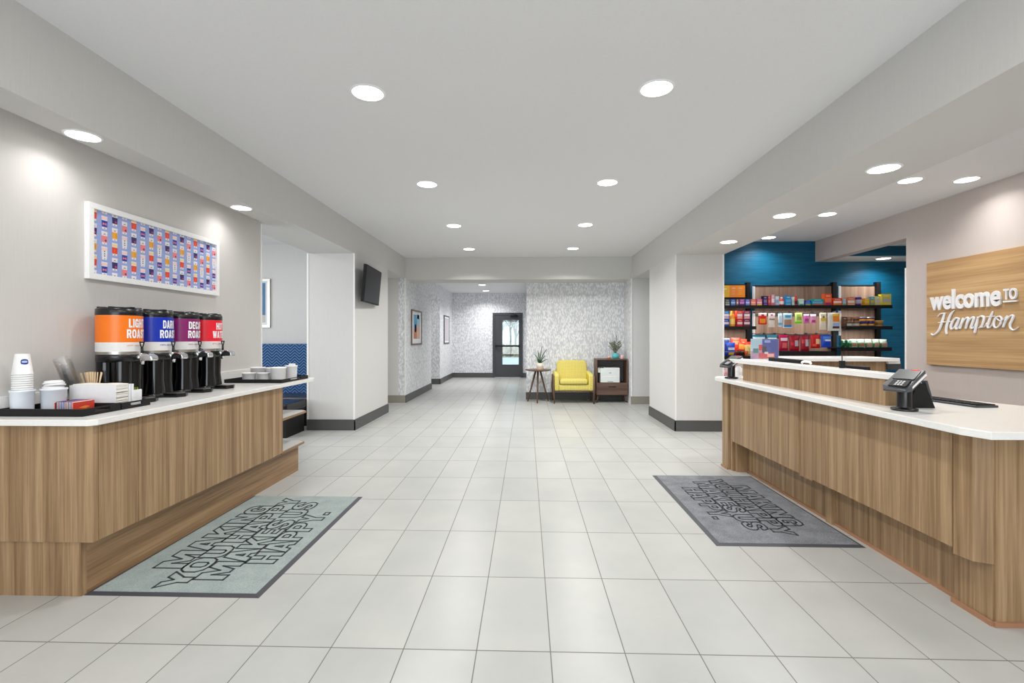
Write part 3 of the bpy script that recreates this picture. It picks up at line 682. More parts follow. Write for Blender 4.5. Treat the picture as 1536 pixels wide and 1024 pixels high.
# far tray tubs
TT = WT+0.009
for x, y, r, h, lab in ((-2.545, 4.33, 0.058, 0.075, 'low white tub at the front left of the far tray'), (-2.415, 4.34, 0.052, 0.075, 'low white tub at the front middle of the far tray'),
                        (-2.57, 4.52, 0.065, 0.115, 'taller white tub behind the front left tub on the far tray'), (-2.43, 4.50, 0.05, 0.112, 'white tub in the middle back of the far tray'),
                        (-2.285, 4.36, 0.066, 0.125, 'widest tall white tub at the front right of the far tray'), (-2.26, 4.55, 0.055, 0.13, 'tall white tub at the back right of the far tray')):
    tub(x, y, TT, r, h, label=lab, group='white tubs on the far tray', mat=WHITE)
for dx, dy in ((0, 0), (0.022, 0.01), (-0.018, 0.02), (0.0, -0.02)):
    m = MB(); m.box(-0.012, 0.012, -0.004, 0.004, 0, 0.14, WHITEM)
    o = link('creamer_packet', m, loc=(-2.26+dx, 4.55+dy, TT+0.0075), rz=dx*30); tag(o, 'white packet sticking out of the tall tub at the back right of the far tray', 'packet', 'white packets in the back right tub')

# ---------------------------------------------------------------- framed cup print
def frame(name, label, x, y0, y1, z0, z1, b, fm, face=1, dep=0.03):
    """frame on a wall whose face looks along +X (face=1)"""
    t = thing(name, label, 'picture', (x, y0, z0)); w, h = y1-y0, z1-z0; d = dep*face
    m = MB(); xa, xb = min(0, d), max(0, d)
    m.box(xa, xb, 0, w, 0, b, fm); m.box(xa, xb, 0, w, h-b, h, fm); m.box(xa, xb, 0, b, b, h-b, fm); m.box(xa, xb, w-b, w, b, h-b, fm)
    link('frame', m, t, 0.001); return t, w, h
t, w, h = frame('framed_print', 'long white-framed print of patterned paper cups on lilac above the urns', -2.75, 2.905, 4.175, 1.668, 2.148, 0.036, WHITE, dep=0.032)
m = MB(); LIL = C(152, 166, 216)
b = 0.036; m.box(0.002, 0.016, b, w-b, b, h-b, LIL)
iw = w-2*b; cw = iw/15.4
def q(poly, e, mat):
    n = len(poly); poly = [(min(max(a, b), w-b), min(max(c, b), h-b)) for a, c in poly]
    m.add([(0.016+e, a, c) for a, c in poly], [tuple(range(n))], mat)
CUPW = C(232, 228, 232); SK = C(244, 206, 200)
def cup(cx, cz, kind):
    s = 0.0225; H = 0.042
    def tr(z0, z1, sh=1.0):  # trapezoid slice of the cup, t from 0 (bottom) to 1 (top)
        return [(cx-s*(.78+.22*z0)*sh, cz-H+2*H*z0), (cx+s*(.78+.22*z0)*sh, cz-H+2*H*z0), (cx+s*(.78+.22*z1)*sh, cz-H+2*H*z1), (cx-s*(.78+.22*z1)*sh, cz-H+2*H*z1)]
    body = {'bow': C(34, 60, 160), 'pink': C(236, 130, 130), 'dots': CUPW, 'navy': C(48, 34, 100), 'yellow': C(236, 168, 46), 'red': C(228, 70, 46)}[kind]
    if cz-H > h-b or cz+H < b: return
    q(tr(0, 1), 0.0004, CUPW); q(tr(0.16, 0.66, 1.06), 0.0008, body)
    lid = {'bow': SK, 'dots': SK, 'red': C(240, 214, 150)}.get(kind)
    if lid: q(tr(0.72, 0.92, 1.0), 0.0008, lid)
    dark = C(30, 34, 60)
    def dm(x, z, r, mat): q([(cx+x-r, cz+z), (cx+x, cz+z-r), (cx+x+r, cz+z), (cx+x, cz+z+r)], 0.0012, mat)
    dm(0, -H*0.86, 0.004, dark)
    if kind == 'bow': q([(cx-.014, cz-.018), (cx, cz-.010), (cx+.014, cz-.018), (cx+.014, cz), (cx, cz-.007), (cx-.014, cz)], .0012, C(240, 130, 110))
    if kind == 'dots':
        for z in (.012, -.004, -.018): dm(0, z, .0055, C(24, 60, 84))
    if kind == 'pink': dm(.008, -.016, .009, C(110, 30, 110)); q([(cx-.012, cz+.018), (cx, cz+.030), (cx+.012, cz+.018), (cx, cz+.024)], .0012, dark)
    if kind == 'navy': dm(.007, -.016, .009, C(200, 60, 110)); q([(cx-.012, cz+.018), (cx, cz+.030), (cx+.012, cz+.018), (cx, cz+.024)], .0012, dark)
    if kind == 'yellow': q([(cx-.01, cz+.030), (cx, cz+.018), (cx+.01, cz+.030), (cx, cz+.025)], .0012, C(170, 50, 60)); q([(cx+.008, cz-.02), (cx+.012, cz-.02), (cx+.012, cz+.004), (cx+.008, cz+.004)], .0012, C(214, 110, 30))
    if kind == 'red': q([(cx-.006, cz-.02), (cx-.001, cz-.02), (cx+.004, cz), (cx-.001, cz)], .0012, C(244, 110, 60))
E1 = ['bow', 'pink', 'dots']; O1 = ['navy', 'yellow', 'red']
for i in range(16):
    cx = b+0.012+i*cw; odd = i % 2 == 0
    for j in range(-1, 6):
        if not odd: k = E1[(j+(0 if (i//2) % 2 == 0 else 1)) % 3]; cz = h-b-0.068-j*0.099
        else: k = O1[(j+(0 if (i//2) % 2 == 1 else 2)) % 3]; cz = h-b-0.030-j*0.099
        cup(cx, cz, k)
link('print', m, t)

# pictures along the left
def picture(name, label, x, y0, y1, z0, z1, fm, patches, b=0.02, face=1):
    t, w, h = frame(name, label, x, y0, y1, z0, z1, b, fm, face, 0.025)
    m = MB(); m.box(0.001, 0.012, b, w-b, b, h-b, WHITEM)
    for (a, c, d, e), col in patches:
        m.box(0.012, 0.0135, b+(w-2*b)*a, b+(w-2*b)*c, b+(h-2*b)*d, b+(h-2*b)*e, C(*col))
    link('print', m, t)
p0 = at(617, 490, X=-2.40); p1 = at(632, 490, X=-2.40)
picture('framed_picture', 'walnut-framed blue and orange abstract print on the patterned wall', -2.409, p0.y, p1.y, 1.14, 1.89, WALN,
        [((.18, .5, .45, .9), (66, 150, 200)), ((.5, .85, .6, .9), (150, 196, 220)), ((.18, .5, .15, .45), (196, 110, 60)), ((.5, .85, .15, .6), (216, 170, 140)), ((.55, .75, .78, .92), (60, 90, 150)), ((.3, .45, .35, .6), (120, 80, 60))], 0.03)
p0 = at(666, 490, X=-2.40); p1 = at(673.5, 490, X=-2.40)
picture('framed_picture', 'thin dark-framed pale print farther down the hall by the door wall', -2.409, p0.y, p1.y, 1.12, 1.95, DGREY, [((.1, .9, .06, .94), (196, 190, 196))], 0.03)
# picture on breakfast room far wall (faces -Y)
t = thing('framed_picture', 'silver-framed blue seascape print on the breakfast room wall', 'picture', (-4.66, 7.6, 1.46))
m = MB(); m.box(0, 0.55, -0.03, 0, 0, 0.04, STEEL); m.box(0, 0.55, -0.03, 0, 0.74, 0.78, STEEL); m.box(0, 0.04, -0.03, 0, 0.04, 0.74, STEEL); m.box(0.51, 0.55, -0.03, 0, 0.04, 0.74, STEEL); link('frame', m, t)
m = MB(); m.box(0.04, 0.51, -0.012, 0, 0.04, 0.74, C(214, 222, 228))
m.box(0.08, 0.47, -0.0135, -0.012, 0.40, 0.72, C(74, 140, 190)); m.box(0.30, 0.36, -0.0145, -0.0135, 0.30, 0.60, C(196, 220, 232)); m.box(0.40, 0.47, -0.0145, -0.0135, 0.2, 0.7, C(60, 110, 150)); m.box(0.08, 0.47, -0.0135, -0.012, 0.08, 0.28, C(190, 184, 180)); link('print', m, t)

# television
t = thing('wall_television', 'black flat television on the left column, turned slightly down', 'television', (-2.41, 7.13, 2.07))
T = Matrix.Translation((0.115, 0, 0)) @ Matrix.Rotation(math.radians(4), 4, 'Z') @ Matrix.Rotation(math.radians(5), 4, 'Y')
link('casing', MB().box(-0.045, 0.0, -0.45, 0.45, -0.265, 0.265, BLACKM, T=T), t, 0.004)
link('screen', MB().box(0.0, 0.002, -0.437, 0.437, -0.245, 0.252, M('tv_screen', (8, 8, 9), 0.35, spec=0.2), T=T), t)
link('wall_mount', MB().box(0.0, 0.09, -0.12, 0.12, -0.1, 0.1, BLACKM), t)

# breakfast booth
t = thing('booth_bench', 'booth with blue zigzag fabric back and dark vinyl seat in the breakfast room', 'booth', (-5.6, 7.0, 0))
link('seat_back', MB().box(0, 2.5, 0.46, 0.59, 0.38, 1.20, ZZ), t, 0.012)
m = MB(); m.box(0, 2.5, -0.1, 0.46, 0.2, 0.43, M('dark_vinyl', (44, 34, 38), 0.22)); link('seat', m, t, 0.03)
link('plinth', MB().box(0.02, 2.48, -0.04, 0.55, 0, 0.2, BLACKM), t)

t = thing('bench_seat', 'black vinyl bench end seen between the open shelves of the coffee counter', 'bench', (-4.23, 6.08, 0))
link('seat', MB().box(0, 1.15, 0, 0.55, 0.33, 0.44, M('bench_vinyl', (20, 18, 22), 0.2)), t, 0.02); link('base', MB().box(0.02, 1.13, 0.02, 0.53, 0, 0.33, BLACKM), t)

# ================================================================ MATS
def mat_rug(name, label, x0, x1, y0, y1, cm, em, rot, tcol, skew=0.0):
    t = thing(name, label, 'mat', ((x0+x1)/2, (y0+y1)/2, 0)); w, h = (x1-x0)/2, (y1-y0)/2; e = 0.028
    m = MB()
    v = [(-w, -h, 0.0), (w, -h, 0), (w, h, 0), (-w, h, 0), (-w+e, -h+e, 0.007), (w-e, -h+e, 0.007), (w-e, h-e, 0.007), (-w+e, h-e, 0.007)]
    m.add(v, [(0, 1, 5, 4), (1, 2, 6, 5), (2, 3, 7, 6), (3, 0, 4, 7), (4, 5, 6, 7), (3, 2, 1, 0)], em); link('rubber_edge', m, t)
    link('pile', MB().box(-w+e, w-e, -h+e, h-e, 0.006, 0.0095, cm), t)
    return t
M1 = carpet('mat_sage', (126, 138, 140), (160, 169, 165)); M2 = carpet('mat_charcoal', (92, 95, 100), (142, 144, 149))
EDG = M('rubber_edge', (58, 58, 66), 0.6)
ta = mat_rug('floor_mat', 'pale sage welcome mat with outlined lettering before the coffee counter', -2.235, -1.335, 2.355, 3.88, M1, EDG, 1, None)
tb = mat_rug('floor_mat', 'charcoal welcome mat with outlined lettering before the reception desk', 1.185, 2.10, 3.03, 4.565, M2, M('rubber_edge_dark', (66, 68, 72), 0.6), -1, None)
INK = M('mat_ink', (44, 48, 52), 0.9)
LW = [('MAKING', -.49, .50, .14, .305), ('YOU HAPPY', -.70, .68, 0.0, .142), ('MAKES US', -.61, .59, -.17, -.008), ('HAPPY.', -.42, .38, -.34, -.178)]
def mat_text(t, sgn, k):
    for s, a, b2, z0, z1 in LW:
        def fn(x, z, d, sg=sgn): return (-z*sg, x*sg, 0.0096+d)
        outline_text(s, a*k, b2*k, z0*k, z1*k, fn, INK, 'lettering', t)
mat_text(ta, 1, 1.0); mat_text(tb, -1, 0.9)

# ================================================================ RECEPTION DESK (right)
OR = C(160, 118, 88, 0.6)
t = thing('reception_desk', 'long oak laminate reception desk with overhanging front panels', 'reception desk', (0, 0, 0))
def xp(y): return 2.02-0.02*(y-2.33)
def slab(y0, y1, off0, off1, z0, z1, mat): # follows the front line
    return MB().prism([(xp(y0)+off0, y0), (xp(y0)+off1, y0), (xp(y1)+off1, y1), (xp(y1)+off0, y1)], z0, z1, mat)
link('front_panel', slab(3.59, 4.70, 0, 0.03, 0.305, 0.865, OAK), t, 0.0015)
link('front_panel', slab(2.345, 3.44, 0, 0.03, 0.305, 0.865, OAK), t, 0.0015)
link('recessed_strip', slab(3.44, 3.59, 0.012, 0.03, 0.29, 0.865, OAK), t)
link('carcass', MB().prism([(2.05, 2.345), (2.60, 2.345), (2.60, 2.9), (2.12, 2.9), (2.12, 4.70), (2.0, 4.70)], 0.30, 0.865, OAK), t)
link('corner_panel', MB().prism([(2.025, 2.34), (2.045, 2.262), (2.107, 2.232), (2.2, 2.232), (2.2, 2.34)], 0.275, 0.865, OAK), t)
link('corner_plinth', MB().prism([(2.10, 2.42), (2.107, 2.235), (2.2, 2.235), (2.2, 2.42)], 0, 0.275, OAK), t)
link('end_panel', MB().box(2.112, 3.3, 2.225, 2.34, 0, 0.865, OAK), t)
link('toe_kick', MB().box(2.14, 2.17, 2.42, 4.74, 0, 0.30, OAK), t)
link('plinth_fin', MB().box(2.115, 2.14, 3.40, 3.46, 0, 0.30, OAK), t)
m = MB(); m.box(2.005, 2.14, 4.74, 4.78, 0, 0.865, OAK); m.box(1.985, 2.10, 4.80, 4.93, 0, 0.865, OAK); m.box(2.03, 2.17, 4.70, 4.80, 0, 0.865, OAK); link('end_post', m, t)
m = MB(); m.box(2.13, 2.14, 2.42, 4.70, 0, 0.02, OR); m.box(2.09, 2.10, 2.225, 2.43, 0, 0.022, OR); m.box(2.10, 3.3, 2.213, 2.225, 0, 0.022, OR); m.box(1.975, 1.985, 4.79, 4.94, 0, 0.02, OR); link('base_trim', m, t)
link('staff_panel', MB().box(2.58, 2.60, 2.9, 3.3, 0, 0.865, OAK), t)
RW = 0.90
t = thing('desk_worktop', 'white quartz worktop of the reception desk', 'worktop', (0, 0, 0))
m = MB(); m.prism([(1.90, 4.90), (1.93, 2.20), (1.965, 2.09), (3.35, 2.09), (3.35, 2.62), (2.98, 2.72), (2.76, 3.30), (2.13, 3.35), (2.11, 4.75), (2.55, 4.80), (2.55, 5.05), (1.98, 5.05)], 0.866, RW, QUARTZ)
link('slab', m, t, 0.003)
t = thing('raised_ledge', 'raised oak transaction ledge with white top on the reception desk', 'ledge', (0, 0, 0))
def xr(y): return 2.02+0.045*(4.5-y)
link('riser', MB().prism([(xr(2.88)+.01, 2.88), (xr(2.88)+0.095, 2.88), (xr(4.56)+.09, 4.56), (xr(4.56)+.01, 4.56)], RW, 1.056, OAK), t)
link('riser_seam', MB().box(xr(3.72)+.004, xr(3.72)+.012, 3.70, 3.73, RW, 1.056, OAK), t)
link('ledge_top', MB().prism([(xr(2.79), 2.79), (xr(2.79)+.10, 2.79), (xr(4.5)+.16, 4.5), (xr(4.5)+.45, 4.56), (xr(4.5)+.45, 4.78), (xr(4.7)-.02, 4.78), (xr(4.7)-.02, 4.6)], 1.056, 1.09, QUARTZ), t, 0.003)
link('under_shelf', MB().box(2.15, 2.265, 2.82, 2.95, 1.036, 1.052, QUARTZ), t)

# card terminals
def terminal(x, y, rz, label):
    t = thing('card_terminal', label, 'card terminal', (x, y, RW+0.0005), rz, 'card terminals on the reception desk')
    m = MB(); m.lathe([(0.060, 0), (0.062, 0.004), (0.06, 0.012), (0.036, 0.016), (0.034, 0.02), (0.034, 0.135)], BLACK, 28); link('stand', m, t)
    T = Matrix.Translation((0, -0.01, 0.158)) @ Matrix.Rotation(math.radians(24), 4, 'X')
    m = MB()
    v = [(-.055, -.10, -.012), (.055, -.10, -.012), (.065, -.07, -.02), (.06, .105, -.02), (-.06, .105, -.02), (-.065, -.07, -.02)]
    tp = [(-.052, -.103, .0), (.052, -.103, .0), (.067, -.07, .012), (.062, .108, .022), (-.062, .108, .022), (-.067, -.07, .012)]
    m.add(v+tp, [(5, 4, 3, 2, 1, 0), (6, 7, 8, 9, 10, 11)]+[(i, (i+1) % 6, 6+(i+1) % 6, 6+i) for i in range(6)], DGREY, False, T); hb = link('housing', m, t, 0.003)
    sc = M('terminal_screen', (92, 94, 94), 0.25)
    T2 = T @ Matrix.Translation((0, 0, .0)) @ Matrix.Rotation(math.radians(3.2), 4, 'X')
    link('screen', MB().box(-.05, .05, .0, .09, .0155, .0190, sc, T=T2), t)
    m = MB(); m.box(-.038, .045, -.078, -.012, .0145, .0185, BLACKM, T=T2)
    for r in range(3):
        for c in range(3): m.box(-.012+c*.014, -.003+c*.014, -.07+r*.017, -.059+r*.017, .0185, .0205, C(190, 190, 190), T=T2)
    link('keypad', m, t)
    m = MB(); m.lathe([(.017, 0), (.015, .002), (.001, .003)], C(214, 40, 44), 16, T=T2 @ Matrix.Translation((.022, .097, .017)) @ Matrix.Diagonal((1.2, .45, 1, 1))); link('contactless_light', m, t)
    m = MB(); m.box(.058, .066, -.06, .10, -.008, .004, WHITE, T=T); link('side_rail', m, t)
    return t
terminal(2.075, 2.70, math.radians(-62), 'grey card payment terminal on a black post at the near end of the desk')
terminal(2.005, 4.76, math.radians(-62), 'dark card payment terminal on a black post at the far end of the desk')
# screens behind the ledge
t = thing('touch_screen', 'black wedge-shaped touch screen stand behind the near card terminal', 'screen', (2.17, 2.79, RW+0.0005))
m = MB(); v = [(0, 0), (0.145, 0), (0.095, 0.125), (0.05, 0.15)]
m.add([(a, 0, b) for a, b in v]+[(a, 0.075, b) for a, b in v], [(0, 1, 2, 3), (7, 6, 5, 4), (0, 4, 5, 1), (1, 5, 6, 2), (2, 6, 7, 3), (3, 7, 4, 0)], BLACKM); link('wedge_stand', m, t)
m = MB(); m.box(0.10, 0.112, 0.0, 0.07, 0.03, 0.13, DGREY, T=Matrix.Translation((0.03, 0, 0)) @ Matrix.Rotation(math.radians(-16), 4, 'Y')); link('bracket', m, t)
def monitor(x, y0, y1, ztop, label, zb, group='monitors behind the ledge'):
    t = thing('monitor', label, 'monitor', (x, (y0+y1)/2, zb), 0, group); w = (y1-y0)/2; h = ztop-zb
    link('casing', MB().box(-0.015, 0.02, -w, w, max(0.06, h-0.32), h, DGREY if w > .26 else BLACKM), t, 0.008)
    link('screen', MB().box(0.02, 0.0215, -w+.012, w-.012, max(0.075, h-0.31), h-.012, BLACKG), t)
    link('neck', MB().box(0.0, 0.03, -0.03, 0.03, 0.012, h-.06, BLACKM), t)
    link('foot', MB().box(-0.01, 0.16, -0.09, 0.09, 0, 0.012, BLACKM), t)
t = thing('staff_desk', 'lower white staff desk surface behind the raised ledge', 'desk', (0, 0, 0))
link('slab', MB().box(2.135, 2.62, 3.36, 4.74, 0.735, 0.76, QUARTZ), t)
for y in (3.4, 4.65): link('support_panel', MB().box(2.18, 2.58, y, y+0.03, 0, 0.735, OAK), t)
monitor(2.245, 3.98, 4.50, 1.118, 'dark grey back of the monitor beside the acrylic sign', 0.76)
monitor(2.345, 3.37, 3.66, 1.10, 'thin black top of the monitor at the near half of the ledge', 0.76)
t = thing('keyboard', 'dark computer keyboard on the reception desk worktop', 'keyboard', (2.60, 3.02, RW+0.0005), math.radians(96))
link('case', MB().box(-0.21, 0.21, -0.07, 0.07, 0, 0.012, DGREY), t, 0.003)
m = MB()
for r in range(5):
    for c in range(18): m.box(-.2+c*.0222, -.2+c*.0222+.018, -.06+r*.0245, -.06+r*.0245+.019, .012, .018, BLACKM)
o = link('keys', m, t)
t = thing('handheld_radio', 'small black two-way radio with stub antenna on the ledge', 'radio', (2.165, 3.36, 1.0905))
link('body', MB().box(-.015, .015, -.012, .012, 0, .05, BLACKM), t, .002); link('antenna', MB().cyl(.003, .05, .085, BLACKM, 8), t)
m = MB(); m.tube(cat([(0, 0, .006), (0, .02, .018), (0, .10, .018), (0, .12, .006)], 5), .009, WHITE, 8)
tag(link('telephone_handset', m, loc=(2.165, 3.72, 1.093)), 'small white handset on the ledge beside the monitor', 'handset')
# acrylic sign on the ledge
t = thing('acrylic_sign', 'clear acrylic stand with blue and coral leaflet on the ledge', 'sign stand', (2.15, 4.68, 1.0905))
m = MB(); m.box(0, 0.27, -0.010, -0.008, 0, 0.20, PLASTIC); m.box(0, 0.27, -0.008, 0.07, 0, 0.003, PLASTIC); link('acrylic', m, t)
m = MB(); m.box(0.004, 0.266, 0.0, 0.0015, 0.006, 0.196, C(200, 206, 224))
for i, ((a, c, d, e), col) in enumerate([((.42, .98, .04, .97), (58, 78, 158)), ((.02, .42, .5, .97), (170, 200, 214)), ((.02, .42, .04, .4), (186, 150, 180)), ((.3, .42, .42, .7), (206, 60, 66)), ((.42, .58, .35, .62), (48, 52, 74)), ((.3, .85, .05, .3), (214, 84, 88)), ((.5, .7, .8, .92), (150, 168, 214)), ((.1, .28, .3, .52), (70, 130, 130)), ((.6, .82, .12, .26), (240, 190, 180)), ((.5, .62, .26, .36), (228, 222, 214))]):
    m.box(0.27*a, 0.27*c, -0.0005*(i+1), 0.0, 0.2*d, 0.2*e, C(*col))
link('leaflet', m, t)
m = MB(); m.lathe([(.028, 0), (.03, .002), (.032, .09), (.02, .1), (.02, .11)], WHITE, 20)
tag(link('lotion_bottle', m, loc=(2.135, 4.90, RW+.0005)), 'small white dispenser bottle behind the far card terminal', 'bottle')
# back counter
t = thing('back_counter', 'small oak counter with white top behind the reception desk', 'counter', (0, 0, 0))
link('body', MB().box(2.85, 3.72, 5.08, 5.5, 0, 1.055, OAK), t)
link('top', MB().box(2.70, 3.80, 5.0, 5.55, 1.055, 1.09, QUARTZ), t, 0.003)
link('end_block', MB().box(3.72, 3.86, 5.06, 5.2, 0.97, 1.03, DGREY), t, .004); link('block_lid', MB().box(3.72, 3.84, 5.05, 5.2, 1.03, 1.054, WHITE), t)
# ---------------------------------------------------------------- wall sign
SX = 4.37
t = thing('welcome_sign', 'oak wall sign with white raised welcome lettering on the taupe wall', 'sign', (SX, 0, 0))
link('board', MB().box(-0.035, -0.002, 4.26, 5.335, 1.01, 2.10, SIGNW), t, 0.002)
FX = SX-0.035
def sp(u, v): p = at(u, v, X=FX); return p.y, p.z
def sign_txt(s, ua, ub, vb, vt, uref, bold, ext=0.008, name='lettering'):
    y0, _ = sp(ua, 500); y1, _ = sp(ub, 500); _, z0 = sp(uref, vb); _, z1 = sp(uref, vt)
    text_fit(s, -y0, -y1, z0, z1, lambda x, z, d: (FX-SX-0.010-d, -x, z), WHITEM, name, t, bold=bold, extrude=ext)
sign_txt('welcome', 1397, 1503.5, 463.5, 433.5, 1430, 0.03)
sign_txt('TO', 1507.5, 1527.5, 449.0, 432.2, 1517, 0.02)
y0, z0 = sp(1507, 453); y1, _ = sp(1528, 453)
link('underline', MB().box(FX-SX-0.018, FX-SX-0.001, y1, y0, z0-0.004, z0+0.010, WHITEM), t)
def A1(x, y): return (1390+x/19.2, 460+y/19.2)
def A2(x, y): return (1456+x/19.2, 455+y/19.2)
ST_ = [
 (A1, [(345, 285, 26), (400, 220, 34), (480, 188, 34), (590, 180, 20)]),
 (A1, [(545, 190, 60), (500, 330, 84), (445, 500, 88), (395, 640, 80), (330, 740, 60), (250, 800, 46), (190, 805, 40), (155, 770, 28)]),
 (A1, [(830, 105, 16), (760, 160, 50), (690, 280, 82), (640, 420, 90), (600, 560, 92), (585, 680, 84), (605, 790, 50)]),
 (A1, [(365, 455, 18), (530, 440, 24), (720, 428, 20)]),
 (A1, [(960, 340, 50), (860, 330, 60), (770, 430, 80), (720, 560, 84), (745, 640, 56), (820, 590, 40), (890, 470, 50), (950, 350, 60)]),
 (A1, [(965, 335, 60), (910, 480, 84), (865, 590, 80), (890, 635, 60), (950, 590, 40), (1020, 470, 40)]),
 (A1, [(1070, 320, 50), (1030, 470, 86), (985, 630, 78)]),
 (A1, [(1010, 560, 40), (1080, 420, 44), (1180, 318, 60), (1225, 345, 84), (1190, 470, 86), (1150, 630, 74)]),
 (A1, [(1170, 560, 40), (1250, 400, 44), (1340, 305, 60), (1385, 330, 84), (1340, 480, 86), (1300, 590, 80), (1340, 625, 56), (1400, 570, 40), (1440, 480, 36)]),
 (A2, [(240, 385, 60), (205, 560, 90), (175, 700, 92), (145, 850, 70)]),
 (A2, [(215, 440, 36), (320, 370, 56), (405, 400, 84), (395, 520, 84), (340, 650, 60), (260, 710, 40)]),
 (A2, [(330, 680, 34), (420, 670, 30), (500, 560, 36)]),
 (A2, [(670, 232, 44), (600, 390, 84), (540, 560, 86), (510, 655, 80), (545, 700, 50), (620, 650, 36), (690, 540, 30)]),
 (A2, [(480, 385, 16), (600, 378, 22), (725, 370, 16)]),
 (A2, [(870, 368, 44), (770, 400, 64), (705, 520, 84), (700, 640, 80), (760, 700, 50), (850, 640, 60), (905, 520, 62), (915, 420, 54), (860, 366, 44)]),
 (A2, [(790, 430, 20), (850, 490, 24), (940, 480, 22), (1040, 390, 24)]),
 (A2, [(1090, 355, 50), (1030, 500, 86), (965, 690, 76)]),
 (A2, [(1000, 560, 36), (1100, 430, 46), (1200, 345, 60), (1258, 370, 86), (1215, 490, 86), (1165, 600, 84), (1175, 700, 70), (1250, 765, 46), (1340, 735, 36), (1405, 675, 24)]),
]
m = MB()
for fn, pts in ST_:
    P3 = []; R = []
    for x, y, w in cat(pts, 6):
        u, v = fn(x, y); yy, zz = sp(u, v); y2, _ = sp(u+w*0.5/19.2, v)
        P3.append((FX-SX-0.008, yy, zz)); R.append(max(0.004, abs(yy-y2)*0.86))
    m.tube(P3, R, WHITEM, 10, flat=0.009, up=Vector((1, 0, 0)))
link('lettering', m, t)

# ================================================================ SEATING CORNER
AY = 9.46
t = thing('armchair', 'yellow plaid armchair with dark wood legs against the patterned wall', 'armchair', (0.935, AY, 0))
def inflate(x0, x1, y0, y1, z0, z1, mat, name, bev=0.03, T=None):
    o = link(name, MB().box(x0, x1, y0, y1, z0, z1, mat, T=T), t, bev); o.modifiers['bevel'].segments = 4
    for p in o.data.polygons: p.use_smooth = True
    return o
inflate(-0.36, 0.36, 0.02, 0.52, 0.25, 0.37, PL, 'seat_frame', 0.03)
inflate(-0.275, 0.275, 0.0, 0.42, 0.375, 0.475, PL, 'seat_cushion', 0.035)
T = Matrix.Translation((0, 0.40, 0.37)) @ Matrix.Rotation(math.radians(-12), 4, 'X')
m = MB(); pr = [(-0.30, 0.0), (0.30, 0.0), (0.33, 0.15), (0.30, 0.44), (0.26, 0.475), (-0.26, 0.475), (-0.30, 0.44), (-0.33, 0.15)]
m.prism(pr, 0, 0.11, PL, T=T @ Matrix(((1, 0, 0, 0), (0, 0, -1, 0.11), (0, 1, 0, 0), (0, 0, 0, 1))))
o = link('backrest', m, t, 0.03); o.modifiers['bevel'].segments = 4
for p in o.data.polygons: p.use_smooth = True
for s in (-1, 1):
    m = MB(); pr = [(0.0, 0.25), (0.50, 0.25), (0.52, 0.62), (0.40, 0.60), (0.10, 0.585), (0.0, 0.56)]
    TT2 = Matrix(((0, 0, 1, 0), (1, 0, 0, 0), (0, 1, 0, 0), (0, 0, 0, 1)))
    xa = 0.285 if s > 0 else -0.385
    m.prism(pr, xa, xa+0.10, PL, T=TT2); o = link('armrest', m, t, 0.03); o.modifiers['bevel'].segments = 4
    for p in o.data.polygons: p.use_smooth = True
for sx in (-1, 1):
    for y0, y1 in ((-0.02, 0.02), (0.50, 0.47)):
        m = MB(); m.tube([(sx*0.385, y0, 0.0), (sx*0.398, y1, 0.32), (sx*0.398, y1, 0.55)], [0.013, 0.019, 0.014], WALN, 10); link('leg', m, t)
link('rail', MB().box(-0.38, 0.38, 0.03, 0.06, 0.225, 0.25, WALN), t); link('rail', MB().box(-0.38, 0.38, 0.45, 0.48, 0.225, 0.25, WALN), t)
t = thing('side_table', 'round walnut side table on three splayed legs beside the armchair', 'side table', (0.235, 9.72, 0))
m = MB(); m.lathe([(0.20, 0.625), (0.265, 0.64), (0.265, 0.652), (0.26, 0.656)], WALNX, 40); link('tabletop', m, t)
for a in (-95, 25, 155):
    r = math.radians(a); m = MB(); m.tube([(0.05*math.cos(r), 0.05*math.sin(r), 0.63), (0.23*math.cos(r), 0.23*math.sin(r), 0.0)], [0.021, 0.014], WALN, 10); link('leg', m, t)
t = thing('potted_snake_plant', 'snake plant in a white pot with wooden saucer on the side table', 'plant', (0.27, 9.72, 0.6565))
m = MB(); m.lathe([(0.066, 0), (0.07, 0.012), (0.06, 0.014)], SIGNW, 24); link('saucer', m, t)
m = MB(); m.lathe([(0.055, 0.014), (0.068, 0.05), (0.072, 0.128), (0.064, 0.128), (0.06, 0.10)], M('pot_ivory', (226, 218, 202), 0.4), 28); link('pot', m, t)
GL = M('leaf_dark_green', (38, 86, 44), 0.5, noise=0.2)
for i, (a, ln, le) in enumerate(((20, .17, .10), (75, .22, .05), (140, .27, .03), (200, .20, .09), (250, .24, .06), (300, .36, .07), (340, .30, .13), (110, .12, .14), (10, .1, .14))):
    r = math.radians(a); m = MB(); pts = []; n = 7
    for k in range(n+1):
        s = k/n; pts.append((0.018*math.cos(r)+le*s*s*math.cos(r), 0.018*math.sin(r)+le*s*s*math.sin(r)*.8, 0.105+ln*s))
    rad = [0.034*(1-0.35*abs(2*k/n-.6))*(1.0 if k < n-1 else 0.5)*(1 if k < n else 0.1) for k in range(n+1)]
    m.tube(pts, rad, GL, 6, flat=0.007); link('leaf', m, t)
